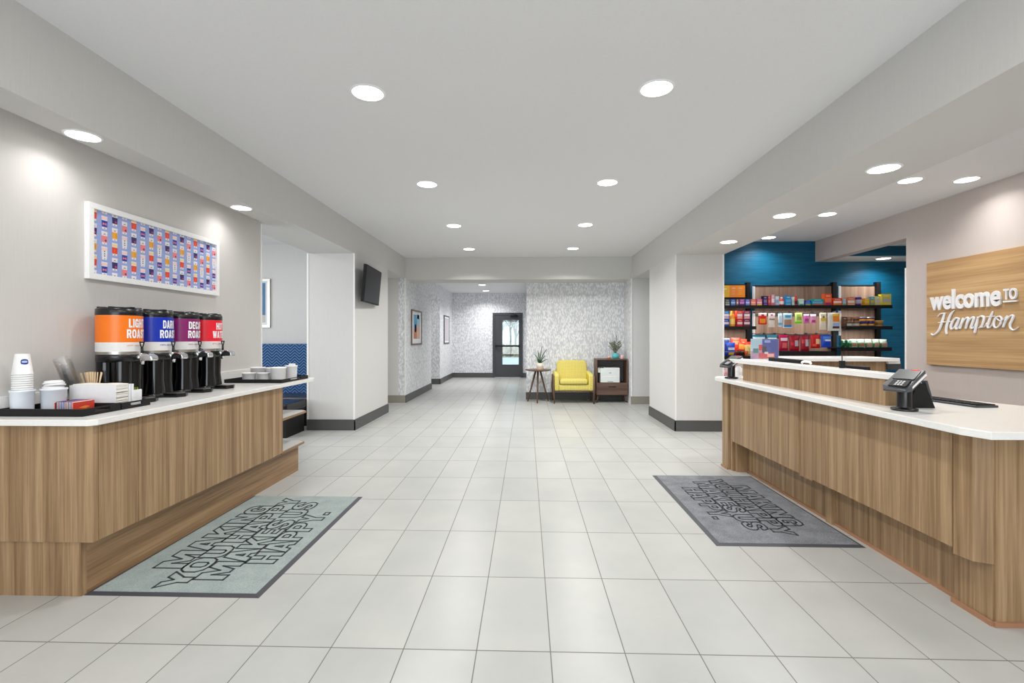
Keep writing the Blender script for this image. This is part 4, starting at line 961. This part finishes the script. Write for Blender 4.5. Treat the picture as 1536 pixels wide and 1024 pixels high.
# printer cabinet
cx0, cx1, cy0, cy1 = 1.40, 2.02, 9.63, 10.02
t = thing('printer_cabinet', 'walnut open cabinet with a drawer and tapered legs beside the armchair', 'cabinet', (cx0, cy0, 0)); w, d = cx1-cx0, cy1-cy0
m = MB(); m.box(0, w, 0, d, 0.85, 0.87, WALNX); m.box(0, 0.02, 0, d, 0.15, 0.85, WALN); m.box(w-.02, w, 0, d, 0.15, 0.85, WALN); m.box(0.02, w-.02, 0, d, 0.15, 0.17, WALNX); m.box(.02, w-.02, 0, d, .375, .395, WALNX); link('case', m, t)
link('back_panel', MB().box(0.02, w-.02, d-.012, d, 0.17, 0.85, M('cabinet_back', (92, 84, 84), 0.5)), t)
dr = link('drawer', MB().box(0.0, w, -0.012, 0.0, 0.155, 0.385, WALNX), t, 0.002)
link('handle', MB().box(0.235, 0.385, -0.018, -0.011, 0.312, 0.326, BLACKM), dr)
for x in (0.035, w-.035):
    for y in (0.035, d-.035):
        s = -1 if x < .2 else 1; m = MB(); m.tube([(x, y, 0.152), (x+s*0.018, y, 0)], [0.02, 0.011], WALN, 10); link('leg', m, t)
t = thing('printer', 'white laser printer inside the walnut cabinet', 'printer', (1.48, 9.64, 0.3955))
WP2 = M('printer_white', (226, 232, 230), 0.45)
link('body', MB().box(0.0, 0.385, 0.0, 0.34, 0.0, 0.30, WP2), t, 0.012)
m = MB(); m.prism([(-0.05, 0.02), (0.0, 0.02), (0.0, 0.3), (-0.05, 0.3)], 0.20, 0.30, WP2); link('side_tray', m, t, 0.006)
link('paper_drawer', MB().box(0.01, 0.375, -0.006, 0.0, 0.01, 0.13, WP2), t, 0.003)
link('control_panel', MB().box(-0.04, 0.06, -0.002, 0.14, 0.30, 0.318, DGREY), t)
m = MB(); m.box(0.17, 0.215, -0.003, 0.0, 0.195, 0.205, MGREY); m.box(0.14, 0.25, -0.009, -0.006, 0.02, 0.03, MGREY); link('badge', m, t)
# things on top of the cabinet
CT = 0.8705
t = thing('flower_vase', 'turquoise vase of grey-green sprigs on the walnut cabinet', 'vase', (1.805, 9.80, CT))
m = MB(); m.lathe([(0.045, 0), (0.07, 0.03), (0.072, 0.07), (0.05, 0.10), (0.056, 0.115), (0.048, 0.112), (0.042, 0.095)], C(96, 190, 196, 0.3), 28); link('vase', m, t)
SG = M('sage_leaf', (112, 124, 98), 0.7, noise=0.25); SG2 = M('sage_stem', (110, 110, 84), 0.7)
for i in range(22):
    r = random.uniform(0, 2*PI); e = random.uniform(.04, .18); hgt = random.uniform(.12, .27) if i else .37
    if i == 0: e = .03; r = 0.6
    m = MB(); p0 = Vector((0, 0, 0.08)); p1 = Vector((e*math.cos(r), e*.6*math.sin(r), 0.09+hgt)); m.tube([p0, (p0+p1)/2+Vector((0, 0, .03)), p1], .0022, SG2, 5)
    for k in range(12):
        s = .3+.7*k/11; c = p0.lerp(p1, s)+Vector((0, 0, .1*s*(1-s))); dd = Vector((random.uniform(-1, 1), random.uniform(-1, 1), random.uniform(.1, 1))).normalized()*random.uniform(.026, .042)
        m.tube([c, c+dd*.5, c+dd], [.002, .012, .001], SG, 5, flat=.002)
    link('sprig', m, t)
m = MB(); m.lathe([(.03, 0), (.04, .012), (.038, .03), (.02, .034)], C(214, 130, 96), 16); m.lathe([(.02, .034), (.018, .05), (.01, .052)], C(236, 226, 216), 12)
tag(link('ornament', m, loc=(1.665, 9.76, CT)), 'small orange and cream ornament left of the turquoise vase', 'ornament')
m = MB(); m.lathe([(.03, 0), (.036, .03), (.03, .07), (.022, .075)], C(236, 196, 190), 16)
tag(link('candle_cup', m, loc=(1.925, 9.74, CT)), 'small pale pink cup right of the turquoise vase', 'cup')

# ================================================================ SNACK SHELVES
GY = 7.40; SY = 7.05   # wall face, shelf front
def XX(u, y): return at(u, 480, Y=y).x
def ZZv(v, y, u=1200): return at(u, v, Y=y).z
t = thing('snack_shelving', 'wall-mounted black shelving with wood back panels on the blue wall', 'shelving', (0, 0, 0))
ytop = GY-0.05
for u0, u1, vt in ((1119.5, 1125, 423), (1248.5, 1254, 423), (1313.5, 1320, 423)):
    link('upright', MB().box(XX(u0, ytop), XX(u1, ytop), ytop-.02, GY-.001, 0.02, ZZv(vt, ytop-.02), BLACKM), t)
for u0, u1, v in ((1073, 1119, 446.5), (1132, 1248, 429), (1262, 1313, 429)):
    link('back_panel', MB().box(XX(u0, GY-.03), XX(u1, GY-.03), GY-.025, GY-.002, 0.1, ZZv(v, GY-.03), GOND), t)
    link('top_rail', MB().box(XX(u0, GY-.03), XX(u1, GY-.03), GY-.032, GY-.002, ZZv(v, GY-.03), ZZv(v, GY-.03)+.015, BLACKM), t)
for u in (1130.5, 1259.5):
    for a, b2 in ((429, 462), (466, 503)):
        m = MB(); X = XX(u, GY-.04); m.box(X-.018, X-.004, GY-.045, GY-.03, ZZv(b2, GY-.04), ZZv(a, GY-.04), WHITE); m.box(X+.004, X+.018, GY-.045, GY-.03, ZZv(b2, GY-.04), ZZv(a, GY-.04), WHITE); link('slotted_strip', m, t)
def shelf(u0, u1, vtop, vbot, yf=SY, name='shelf'):
    zt = ZZv(vtop, yf); zb = ZZv(vbot, yf)
    m = MB(); m.box(XX(u0, yf), XX(u1, yf), yf, GY-.033, zt-.02, zt, BLACKM); m.box(XX(u0, yf), XX(u1, yf), yf-.012, yf, zb, zt+.004, BLACKM)
    link(name, m, t, 0.001); return zt
ZT = shelf(1060, 1338, 458, 462.5)
ZM1 = shelf(1060, 1134, 489.5, 494)
ZM2 = shelf(1268, 1338, 489.5, 494)
ZB2 = shelf(1262, 1337, 521, 526)
ZB1 = shelf(1060, 1136, 534, 537.5)
ZBM = shelf(1136, 1252, 527, 534)
t2 = thing('base_cabinet', 'pale laminate base cabinet below the left snack shelf', 'cabinet', (0, 0, 0))
link('body', MB().box(2.75, 3.22, 7.0, 7.36, 0.52, ZB1-.05, PALEW), t2); link('plinth', MB().box(2.75, 3.2, 7.04, 7.36, 0.0, 0.52, BLACKM), t2)
for x0, x1, v in ((XX(1078, 7.2), XX(1118, 7.2), 463), (XX(1134, 7.2), XX(1248, 7.2), 463), (XX(1263, 7.2), XX(1312, 7.2), 463), (XX(1263, 7.2), XX(1312, 7.2), 494.5), (XX(1078, 7.2), XX(1118, 7.2), 494.5)):
    area(((x0+x1)/2, 7.12, ZZv(v, SY)+.003), (0, 0, 0), x1-x0, 0.02, 5*(x1-x0), (1, .95, .88), 'under_shelf_lamp')
# hook rails
for v in (471.5, 502.5):
    link('hook_rail', MB().box(XX(1133, GY-.05), XX(1248, GY-.05), GY-.05, GY-.026, ZZv(v, GY-.05)-.02, ZZv(v, GY-.05)+.012, DGREY), t)
# orange price board
t3 = thing('price_board', 'orange and yellow notice board in a black frame above the left snack shelf', 'notice board', (0, 0, 0))
yb = 7.2; xa, xb = XX(1071, yb), XX(1119.5, yb); za, zb = ZZv(445.5, yb), ZZv(427.5, yb)
m = MB(); m.box(xa, xb, yb+.002, yb+.03, za-.02, zb+.015, BLACKM); link('frame', m, t3)
link('board_bracket', MB().box(xb-.1, xb-.05, yb+.03, GY-.002, za, za+.03, BLACKM), t3)
m = MB(); xm = XX(1094, yb); xm2 = XX(1105, yb); m.box(xa, xm, yb-.002, yb+.002, za, zb, C(234, 184, 44)); m.box(xm, xm2, yb-.002, yb+.002, za, zb, C(240, 140, 50)); m.box(xm2, xb-.02, yb-.002, yb+.002, za, zb, C(246, 146, 30))
for z, x1 in ((zb-.045, XX(1090, yb)), (zb-.08, XX(1085, yb))): m.box(XX(1078, yb), x1, yb-.003, yb-.002, z-.018, z, C(244, 224, 170))
for u in (1098, 1108):
    m.box(XX(u, yb), XX(u+5, yb), yb-.003, yb-.002, zb-.05, zb-.035, C(250, 190, 130)); 
    for k in range(4): m.box(XX(u, yb), XX(u+4.5, yb), yb-.003, yb-.002, zb-.075-k*.02, zb-.067-k*.02, C(246, 172, 100))
link('notice', m, t3)

def pbox(u0, u1, vt, zb, yf, col, band, label, name='snack_box', catn='snack box', dep=0.07, kind='box', group=None, band2=None):
    x0, x1 = XX(u0, yf)+.002, XX(u1, yf)-.002; zt = ZZv(vt, yf); h = zt-zb; w = x1-x0; m = MB(); c = C(*col)
    if kind == 'box':
        m.box(-w/2, w/2, 0, dep, 0, h, c)
        if band: m.box(-w*.42, w*.42, -.001, 0, h*.30, h*.62, C(*band))
        if band2: m.box(-w*.42, w*.42, -.0012, 0, h*.06, h*.22, C(*band2))
        if band: m.box(-w*.3, w*.3, -.001, 0, h*.75, h*.88, C(*[min(255, int(x*.5+120)) for x in col]))
    elif kind == 'bottle':
        r = w/2; T = Matrix.Translation((0, r, 0))
        m.lathe([(r*.95, 0), (r, h*.04), (r, h*.62), (r*.7, h*.78), (r*.4, h*.84), (r*.4, h*.98), (r*.3, h)], c, 18, T=T)
        if band: m.lathe([(r*1.02, h*.15), (r*1.02, h*.5)], C(*band), 18, T=T, caps=False)
        if band2: m.lathe([(r*.45, h*.84), (r*.45, h)], C(*band2), 14, T=T)
    elif kind == 'cup':
        r = w/2; T = Matrix.Translation((0, r, 0))
        m.lathe([(r*.8, 0), (r*.96, h*.86), (r, h*.87), (r, h*.98), (r*.9, h)], c, 20, T=T)
        if band: m.lathe([(r*.86, h*.2), (r*.94, h*.62)], C(*band), 20, T=T, caps=False)
        if band2: m.lathe([(r*1.01, h*.88), (r*1.01, h)], C(*band2), 20, T=T)
    o = link(name, m, loc=((x0+x1)/2, yf, zb), bevel=0.0015 if kind == 'box' else 0)
    return tag(o, label, catn, group)
def bag_mesh(w, h, th, base, patches, crimp=0.06, lean=0.0):
    m = MB(); nx, nz = 12, 16
    def P(i, j, s):
        a = -1+2*i/nx; c = j/nz; e = min(1, c/crimp if c < .5 else (1-c)/crimp)
        f = (max(0, 1-a**4)**.5)*(max(0, math.sin(PI*min(1, max(0, (c-crimp*.5)/(1-crimp)))))**.55)
        pin = 1-.05*math.sin(PI*c)
        return (a*w/2*pin, s*th/2*f*(1+.08*math.sin(7*a+9*c)), c*h)
    for s in (-1, 1):
        vs = [P(i, j, s) for j in range(nz+1) for i in range(nx+1)]
        groups = {}
        for j in range(nz):
            for i in range(nx):
                a = (i+.5)/nx; c = (j+.5)/nz; col = base
                for (x0, x1, z0, z1), pc in patches:
                    if x0 <= a <= x1 and z0 <= c <= z1: col = pc
                f = (j*(nx+1)+i, j*(nx+1)+i+1, (j+1)*(nx+1)+i+1, (j+1)*(nx+1)+i)
                groups.setdefault(tuple(col), []).append(f if s < 0 else f[::-1])
        for col, fs in groups.items(): m.add(vs, fs, C(*col, 0.3), True)
    return m
def bag(u0, u1, vt, vb, yf, th, base, patches, label, name='snack_bag', catn='snack bag', group=None, rx=0, ry=0, zb=None):
    x0, x1 = XX(u0, yf), XX(u1, yf); zt = ZZv(vt, yf); z0 = ZZv(vb, yf) if zb is None else zb
    m = bag_mesh((x1-x0)*.98, zt-z0, th, base, patches)
    o = link(name, m, loc=((x0+x1)/2, yf+th/2, z0)); o.rotation_euler = (rx, ry, 0)
    return tag(o, label, catn, group)
g = 'snacks on the top left shelf'
yq = 7.07; Z = ZT+.0005
for u0, u1, col, bd, b2, lab in (
    (1078, 1086.5, (206, 74, 66), (240, 190, 186), (250, 240, 236), 'small red candy box, leftmost under the orange board'),
    (1087.5, 1095, (58, 76, 84), (150, 150, 120), (190, 200, 220), 'dark teal candy box between a red and a blue one'),
    (1096, 1103.5, (44, 88, 176), (170, 200, 236), (90, 140, 210), 'blue candy box under the orange board'),
    (1104.3, 1108, (150, 96, 92), (226, 214, 210), None, 'slim brown and white packet between blue and purple boxes'),
    (1108.8, 1117.2, (132, 62, 140), (214, 140, 208), (84, 50, 130), 'purple and pink candy box'),
    (1118, 1125.3, (78, 96, 186), (186, 200, 238), (120, 140, 210), 'periwinkle blue candy box near the left upright'),
    (1126.2, 1134, (228, 106, 84), (250, 196, 176), (246, 170, 140), 'coral candy box right of the left upright'),
    (1135, 1143.5, (216, 104, 140), (244, 200, 210), (244, 226, 40), 'pink candy box with yellow base')):
    pbox(u0, u1, 448.3, Z, yq, col, bd, lab, group=g, band2=b2)
g = 'travel goods on the top middle shelf'
for u0, u1, vt, col, bd, b2, kd, lab in (
    (1145, 1151, 443.5, (46, 30, 84), (130, 120, 170), (120, 90, 190), 'box', 'tall dark purple box at the start of the middle shelf'),
    (1152, 1156, 443.5, (190, 60, 70), (226, 120, 120), None, 'box', 'narrow red box beside the dark purple box'),
    (1156.8, 1162, 441.5, (222, 168, 180), (244, 220, 226), (214, 90, 96), 'box', 'tall pale pink box with coral top, tallest on the middle shelf'),
    (1163, 1169, 444, (196, 210, 226), (150, 170, 214), (176, 196, 226), 'box', 'pale blue box beside the pink box'),
    (1170.5, 1177.5, 445, (200, 70, 62), (238, 226, 222), (250, 236, 232), 'bottle', 'red and white bottle with white cap'),
    (1178.3, 1186.8, 443, (42, 130, 192), (90, 172, 220), (120, 190, 225), 'box', 'large azure blue box on the middle shelf'),
    (1188, 1192, 445, (214, 224, 220), (180, 200, 196), None, 'box', 'slim white box right of the azure box'),
    (1192.6, 1197.8, 444, (196, 24, 36), (24, 20, 24), (214, 24, 40), 'bottle', 'red bottle with black label and red cap'),
    (1198.6, 1206.2, 448, (176, 214, 200), (220, 236, 230), (60, 160, 120), 'box', 'mint green box beside the red bottle'),
    (1207.3, 1216.6, 450.3, (20, 52, 164), (90, 150, 220), (230, 220, 40), 'box', 'low royal blue box with a yellow patch'),
    (1217.4, 1235.6, 448.3, (16, 150, 150), (110, 170, 226), (220, 110, 70), 'box', 'wide teal box with white and orange stripes'),
    (1236.6, 1248, 440.6, (236, 84, 26), (240, 120, 90), (150, 60, 130), 'box', 'orange box with purple lid left of the middle upright'),
    (1249.2, 1263.5, 447, (232, 70, 24), (244, 220, 216), (240, 140, 40), 'box', 'wide orange box with white lettering band'),
    (1264.3, 1269.6, 447.5, (156, 184, 214), (190, 210, 200), (120, 180, 150), 'box', 'slim pale blue box next to the wide orange box')):
    pbox(u0, u1, vt, Z, yq, col, bd, lab, group=g, band2=b2, kind=kd, name='toiletry_box' if kd == 'box' else 'toiletry_bottle', catn='box' if kd == 'box' else 'bottle')
g = 'goods on the top right shelf'
for u0, u1, vt, col, bd, b2, kd, lab in (
    (1270.6, 1283, 446, (228, 122, 74), (240, 224, 210), (244, 200, 170), 'box', 'orange and cream box on the top right shelf'),
    (1284, 1296, 444, (96, 44, 128), (190, 180, 200), (200, 196, 210), 'cup', 'purple tub with grey white lid on the top right shelf'),
    (1297, 1304.5, 447.3, (240, 180, 30), (246, 206, 80), None, 'box', 'small amber yellow box beside the purple tub'),
    (1305.2, 1312, 445, (100, 170, 200), (220, 190, 50), (214, 180, 30), 'box', 'blue and mustard box on the top right shelf'),
    (1312.8, 1321, 444.3, (226, 222, 150), (226, 214, 214), (236, 226, 150), 'box', 'cream yellow box left of the largest yellow box'),
    (1322.2, 1337, 441, (232, 216, 60), (200, 190, 200), (244, 226, 90), 'box', 'largest yellow box with green top at the shelf end')):
    pbox(u0, u1, vt, Z, yq, col, bd, lab, group=g, band2=b2, kind=kd, name='grocery_box', catn='box' if kd == 'box' else 'tub')
# row two, left: stacked canisters and pouches
g = 'snack tubes on the second left shelf'; Z = ZM1+.0005
zmid = ZZv(477.6, yq)
pbox(1075, 1082, 465.5, Z, yq, (124, 186, 76), (170, 210, 120), 'tall green snack pouch at the left end of the second shelf', name='snack_pouch', catn='snack pouch', group=g)
for (u0, u1, ca, cb, nm) in ((1083, 1094.3, (28, 120, 196), (14, 64, 158), 'blue'), (1105.2, 1114.4, (226, 66, 46), (196, 30, 40), 'red'), (1115.2, 1125.6, (140, 44, 84), (110, 28, 70), 'maroon')):
    pbox(u0, u1, 478.3, Z, yq, cb, (220, 200, 200), nm + ' snack carton, lower of two stacked on the second left shelf', name='snack_carton', catn='snack carton', group=g)
    pbox(u0, u1, 465.8, zmid-.005, yq, ca, (236, 220, 224), nm + ' snack carton, upper of two stacked on the second left shelf', name='snack_carton', catn='snack carton', group=g, band2=(244, 180, 170))
pbox(1095.2, 1104.4, 465.8, Z, yq, (238, 150, 30), (250, 206, 110), 'tall orange snack tube between blue and red cartons', name='snack_tube', catn='snack tube', kind='bottle', group=g, band2=(240, 170, 60))
# hanging bags
hy = 7.09
def hooks(u, v, yfront):
    X = XX(u, yfront); z = ZZv(v, yfront)
    m = MB(); m.tube([(X, GY-.03, z+.02), (X, yfront-.01, z+.012), (X, yfront-.025, z+.028)], .0035, DGREY, 6); m.box(X-.018, X+.018, GY-.055, GY-.045, z+.005, z+.03, DGREY); link('hook', m, t)
def W4(c1, c2, z=(.55, .85), lo=(.12, .4)): return [((.1, .9, z[0], z[1]), c1), ((.2, .8, lo[0], lo[1]), c2)]
g = 'bags on the upper row of hooks'
for u0, u1, vt, vb, base, pt, lab in (
    (1138, 1151, 469, 486.5, (214, 40, 28), [((0, 1, .72, 1), (240, 214, 210)), ((.2, .8, .15, .5), (240, 150, 40)), ((.3, .7, .75, .9), (200, 30, 50))], 'red and orange hanging candy bag, leftmost on the upper hooks'),
    (1153, 1163.5, 469.5, 490.5, (226, 216, 206), [((0, 1, .62, 1), (240, 226, 226)), ((.1, .9, .5, .6), (150, 140, 120)), ((.3, .7, .8, .92), (214, 90, 110))], 'cream hanging pouch with a pink crest'),
    (1168, 1174.3, 470, 490, (196, 220, 238), [((0, 1, .1, .3), (120, 176, 206))], 'slim pale blue hanging packet'),
    (1175.2, 1189.5, 469.5, 491.5, (190, 218, 232), [((.1, .9, .18, .55), (176, 132, 104)), ((.1, .9, .04, .16), (20, 130, 210)), ((.2, .8, .7, .85), (90, 160, 200))], 'large pale blue hanging bag with brown nuts picture'),
    (1193, 1204.5, 469, 485.3, (196, 228, 120), [((0, 1, 0, .18), (120, 220, 40)), ((.2, .8, .3, .6), (170, 180, 90))], 'lime green hanging candy bag'),
    (1205.8, 1214.8, 471, 484.5, (224, 120, 194), [((.2, .8, .2, .5), (186, 60, 150)), ((0, 1, .8, 1), (244, 190, 226))], 'pink hanging candy bag right of the lime green bag'),
    (1216.2, 1225.2, 471, 485, (234, 160, 206), [((.2, .8, .15, .35), (200, 70, 130)), ((0, 1, .75, 1), (248, 214, 234))], 'pale pink hanging candy bag left of the cream pouches'),
    (1230, 1240.8, 468.8, 494.5, (232, 220, 200), [((.1, .9, .5, .68), (226, 190, 70)), ((.4, .7, .66, .8), (110, 120, 70))], 'cream hanging pouch with mustard band'),
    (1242, 1263.5, 468.8, 496, (222, 218, 210), [((.35, .85, .5, .95), (240, 140, 46)), ((.35, .75, .8, .95), (240, 196, 60)), ((.35, .85, .25, .45), (170, 180, 214)), ((.35, .8, .14, .22), (70, 64, 76))], 'widest white hanging pouch with orange panel by the middle upright')):
    bag(u0, u1, vt, vb, hy, .035, base, pt, lab, group=g); hooks((u0+u1)/2, vt, hy)
g = 'bags on the lower row of hooks'
for u0, u1, vt, vb, base, pt, lab in (
    (1129.5, 1149.5, 502, 525.5, (150, 200, 214), [((.1, .9, .68, .84), (236, 240, 244)), ((.1, .9, .1, .5), (206, 196, 206)), ((0, 1, .88, 1), (30, 110, 140))], 'teal and white hanging bag, leftmost on the lower hooks'),
    (1151, 1167.5, 502, 525.5, (60, 140, 168), [((.1, .9, .68, .84), (236, 240, 244)), ((.1, .9, .1, .5), (200, 200, 214))], 'teal and white hanging bag behind the acrylic sign'),
    (1168.5, 1183.5, 502, 526, (176, 20, 66), [((.2, .9, .62, .8), (220, 200, 220)), ((.3, .8, .2, .5), (214, 96, 96)), ((0, 1, .85, 1), (220, 20, 90))], 'magenta hanging candy bag right of the acrylic sign'),
    (1184.5, 1200.5, 503, 526.5, (164, 16, 40), [((.5, .85, .3, .7), (180, 170, 184)), ((.1, .4, .35, .55), (206, 40, 60))], 'dark red hanging candy bag with silver slash, left of its twin'),
    (1201.5, 1215.5, 503, 526.5, (158, 18, 44), [((.5, .85, .3, .75), (186, 176, 190)), ((.1, .4, .5, .75), (210, 70, 80))], 'dark red hanging candy bag with silver slash, right of its twin'),
    (1216.6, 1231.5, 501.8, 522, (198, 20, 26), [((.5, .9, .3, .7), (236, 196, 150)), ((.2, .6, .1, .3), (226, 90, 70))], 'bright red hanging candy bag beside the blue bag'),
    (1232.5, 1248.3, 502, 521, (16, 70, 196), [((.2, .9, .5, .9), (70, 130, 214)), ((.3, .9, .48, .6), (226, 226, 230))], 'bright blue hanging bag left of the middle upright')):
    bag(u0, u1, vt, vb, hy, .045, base, pt, lab, group=g); hooks((u0+u1)/2, vt, hy)
# right mid shelf
g = 'jars and cups on the right middle shelf'; Z = ZM2+.0005
pbox(1264, 1270.5, 475, ZM2+.0005, 7.10, (92, 62, 44), (120, 86, 60), 'tall brown packet at the left end of the right middle shelf', name='snack_pouch', catn='snack pouch', group=g)
for u0, u1, cA, bA, cB, bB, n1 in ((1272, 1281.6, (176, 128, 96), (120, 80, 60), (126, 136, 108), (206, 206, 190), 'left'), (1282.4, 1291.6, (196, 130, 96), (90, 60, 46), (156, 132, 112), (220, 210, 200), 'right')):
    pbox(u0, u1, 482.6, Z, yq, cB, bB, n1 + ' olive brown snack cup in the lower layer beside the purple and yellow cups', name='snack_cup', catn='snack cup', group=g, kind='cup', band2=(100, 84, 70))
    pbox(u0, u1, 475.2, ZZv(482.4, yq), yq, cA, bA, n1 + ' tan snack cup in the upper layer beside the purple and yellow cups', name='snack_cup', catn='snack cup', group=g, kind='cup', band2=(130, 100, 80))
for u0, u1, n1 in ((1293, 1303.4, 'left'), (1304.2, 1314.6, 'right')):
    pbox(u0, u1, 482.8, Z, yq, (36, 40, 150), (244, 180, 40), n1 + ' purple and yellow cup in the lower layer', name='snack_cup', catn='snack cup', group=g, kind='cup', band2=(60, 60, 160))
    pbox(u0, u1, 475.4, ZZv(482.6, yq), yq, (64, 40, 140), (248, 170, 40), n1 + ' purple and yellow cup with white lid in the upper layer', name='snack_cup', catn='snack cup', group=g, kind='cup', band2=(220, 214, 230))
pbox(1316.5, 1328.4, 480.3, Z, yq, (206, 160, 96), (150, 110, 50), 'tan tub at the right end of the right middle shelf', name='snack_tub', catn='tub', group=g, kind='cup', band2=(216, 180, 120))
# right bottom shelf: green bags
g = 'green snack bags on the lowest right shelf'; Z = ZB2+.0005
GB = [('dark green foil bag, leftmost on the lowest right shelf', 1262.5, 1269.5, (14, 96, 62)), ('dark green foil bag, second from left on the lowest right shelf', 1270, 1276, (20, 110, 70))]
for lab, u0, u1, c in GB: bag(u0, u1, 509.5, 0, 7.09, .05, c, [((.3, .7, .6, .9), (190, 226, 210))], lab, group=g, zb=Z)
for i, (u0, u1) in enumerate(((1277, 1287.5), (1288, 1299), (1299.5, 1310.5), (1311, 1321.5), (1322, 1333.5))):
    bag(u0, u1, 508.5, 0, 7.09, .055, (200, 226, 208) if i < 4 else (214, 232, 220), [((0, .18, 0, .5), (30, 120, 60)), ((.2, .95, .12, .5), (190, 130, 100) if i < 2 else (222, 160, 140)), ((.8, 1, .6, .9), (60, 140, 80))], ['mint and brown', 'mint and chestnut', 'mint and coral, centre', 'mint and salmon', 'pale mint and pink, rightmost'][i] + ' snack bag on the lowest right shelf', group=g, zb=Z, rx=-.12)
# left bottom shelf: chip bags
g = 'chip bags on the lowest left shelf'; Z = ZB1+.0005
for u0, u1, vt, y, base, pt, lab, ry, rx in (
    (1076, 1087.5, 512, 7.08, (240, 150, 30), [((0, 1, 0, .35), (214, 56, 40)), ((.2, .8, .65, .85), (252, 200, 90))], 'orange chip bag with red base at the left end of the lowest shelf', 0, 0),
    (1088, 1104.5, 513.5, 7.08, (20, 60, 170), [((.25, .9, .45, .62), (190, 200, 220)), ((.3, .8, .05, .25), (230, 180, 30))], 'deep blue chip bag at the front of the lowest shelf', 0, 0),
    (1081, 1096, 507, 7.22, (130, 160, 226), [((.3, .9, .75, .95), (40, 60, 120))], 'light blue chip bag behind the deep blue bag', 0, 0),
    (1097, 1112, 506.5, 7.22, (232, 74, 50), [((.2, .8, .6, .8), (250, 150, 100))], 'red chip bag at the back, right of the light blue bag', 0, 0),
    (1112.5, 1122, 508.5, 7.22, (236, 90, 60), [((.2, .8, .6, .8), (244, 196, 150))], 'orange red chip bag at the back beside the upright', 0, 0),
    (1105.5, 1117.5, 513.5, 7.12, (214, 56, 36), [((.1, .8, .5, .9), (244, 150, 60)), ((0, 1, 0, .35), (70, 40, 34))], 'red chip bag leaning at the middle front of the lowest shelf', .15, 0),
    (1119, 1130, 512.8, 7.08, (226, 196, 120), [((0, 1, .8, 1), (222, 50, 30)), ((.5, .9, .25, .55), (196, 190, 90)), ((0, .3, 0, .35), (224, 96, 60))], 'beige and red chip bag at the right front of the lowest shelf', -.05, 0)):
    bag(u0, u1, vt, 0, y, .07 if y < 7.2 else .06, base, pt, lab, group=g, zb=Z, ry=ry, rx=rx)
link('front_wire', MB().tube([(XX(1060, 7.04), 7.04, ZZv(527.5, 7.04)), (XX(1134, 7.04), 7.04, ZZv(527.5, 7.04))], .003, MGREY, 6).tube([(XX(1134, 7.04), 7.04, ZZv(527.5, 7.04)), (XX(1134, 7.04), 7.04, ZB1)], .003, MGREY, 6), t)
# magazines under the middle shelf
RK = thing('magazine_rack', 'black sloping rack under the middle snack shelf', 'magazine rack', (0, 0, 0))
zr0 = ZBM-.04
xa, xb = XX(1178, 7.1), XX(1262, 7.1)
m = MB(); m.add([(xa, 6.92, zr0-.16), (xb, 6.92, zr0-.16), (xb, 7.30, zr0-.02), (xa, 7.30, zr0-.02), (xa, 6.92, zr0-.175), (xb, 6.92, zr0-.175), (xb, 7.30, zr0-.035), (xa, 7.30, zr0-.035)], [(0, 1, 2, 3), (7, 6, 5, 4), (0, 4, 5, 1), (1, 5, 6, 2), (2, 6, 7, 3), (3, 7, 4, 0)], BLACKM); link('sloping_shelf', m, RK)
for u0, u1, c1, c2, lab in ((1190, 1206, (206, 160, 126), (236, 200, 170), 'tan magazine on the sloping rack below the red bags'), (1208, 1226, (214, 90, 96), (70, 120, 190), 'red and blue magazine on the sloping rack'), (1243, 1257, (204, 150, 120), (226, 180, 150), 'tan magazine at the right end of the sloping rack')):
    x0, x1 = XX(u0, 7.0), XX(u1, 7.0); th = math.atan2(.14, .38)
    m = MB(); m.box(0, x1-x0, 0, .26, 0.001, .006, C(*c1)); m.box((x1-x0)*.5, (x1-x0)*.95, .02, .24, .006, .0075, C(*c2))
    o = link('magazine', m, loc=(x0, 6.945, zr0-.1505)); o.rotation_euler = (th, 0, 0); tag(o, lab, 'magazine', 'magazines on the sloping rack')
# pink sweets near the far terminal
for i, (dx, dz) in enumerate(((0, 0), (.11, 0.0))):
    m = bag_mesh(.10, .13, .04, (236, 176, 190), [((.2, .8, .4, .7), (214, 90, 120))]); o = link('sweet_bag', m, loc=(2.78+dx, 6.97, .52)); 
    o.location.z = 0.0; o.location = (2.80+dx, 6.955, 0.7)
    tag(o, ['pink sweet bag, left one on the ledge of the pale base cabinet', 'pink sweet bag, right one on the ledge of the pale base cabinet'][i], 'sweet bag', 'pink sweet bags')
link('front_ledge', MB().box(2.75, 3.22, 6.92, 7.0, 0.68, 0.70, PALEW), t2)

# ================================================================ CAMERA
cam = bpy.data.cameras.new('Camera'); co = bpy.data.objects.new('Camera', cam); COL.objects.link(co)
co.location = (0, 0, CH); co.rotation_euler = (PI/2, 0, TH)
cam.sensor_fit = 'HORIZONTAL'; cam.sensor_width = 36; cam.lens = F/1536*36; cam.shift_y = -(512-V0)/1536; cam.clip_start = 0.05
SC.camera = co
vs = SC.view_settings; vs.view_transform = 'Standard'; vs.look = 'None'; vs.gamma = 1.0; vs.use_curve_mapping = False; vs.exposure = 0.02
SC.display_settings.display_device = 'sRGB'
SC.cycles.transparent_max_bounces = 40; SC.cycles.max_bounces = 8; SC.cycles.diffuse_bounces = 6
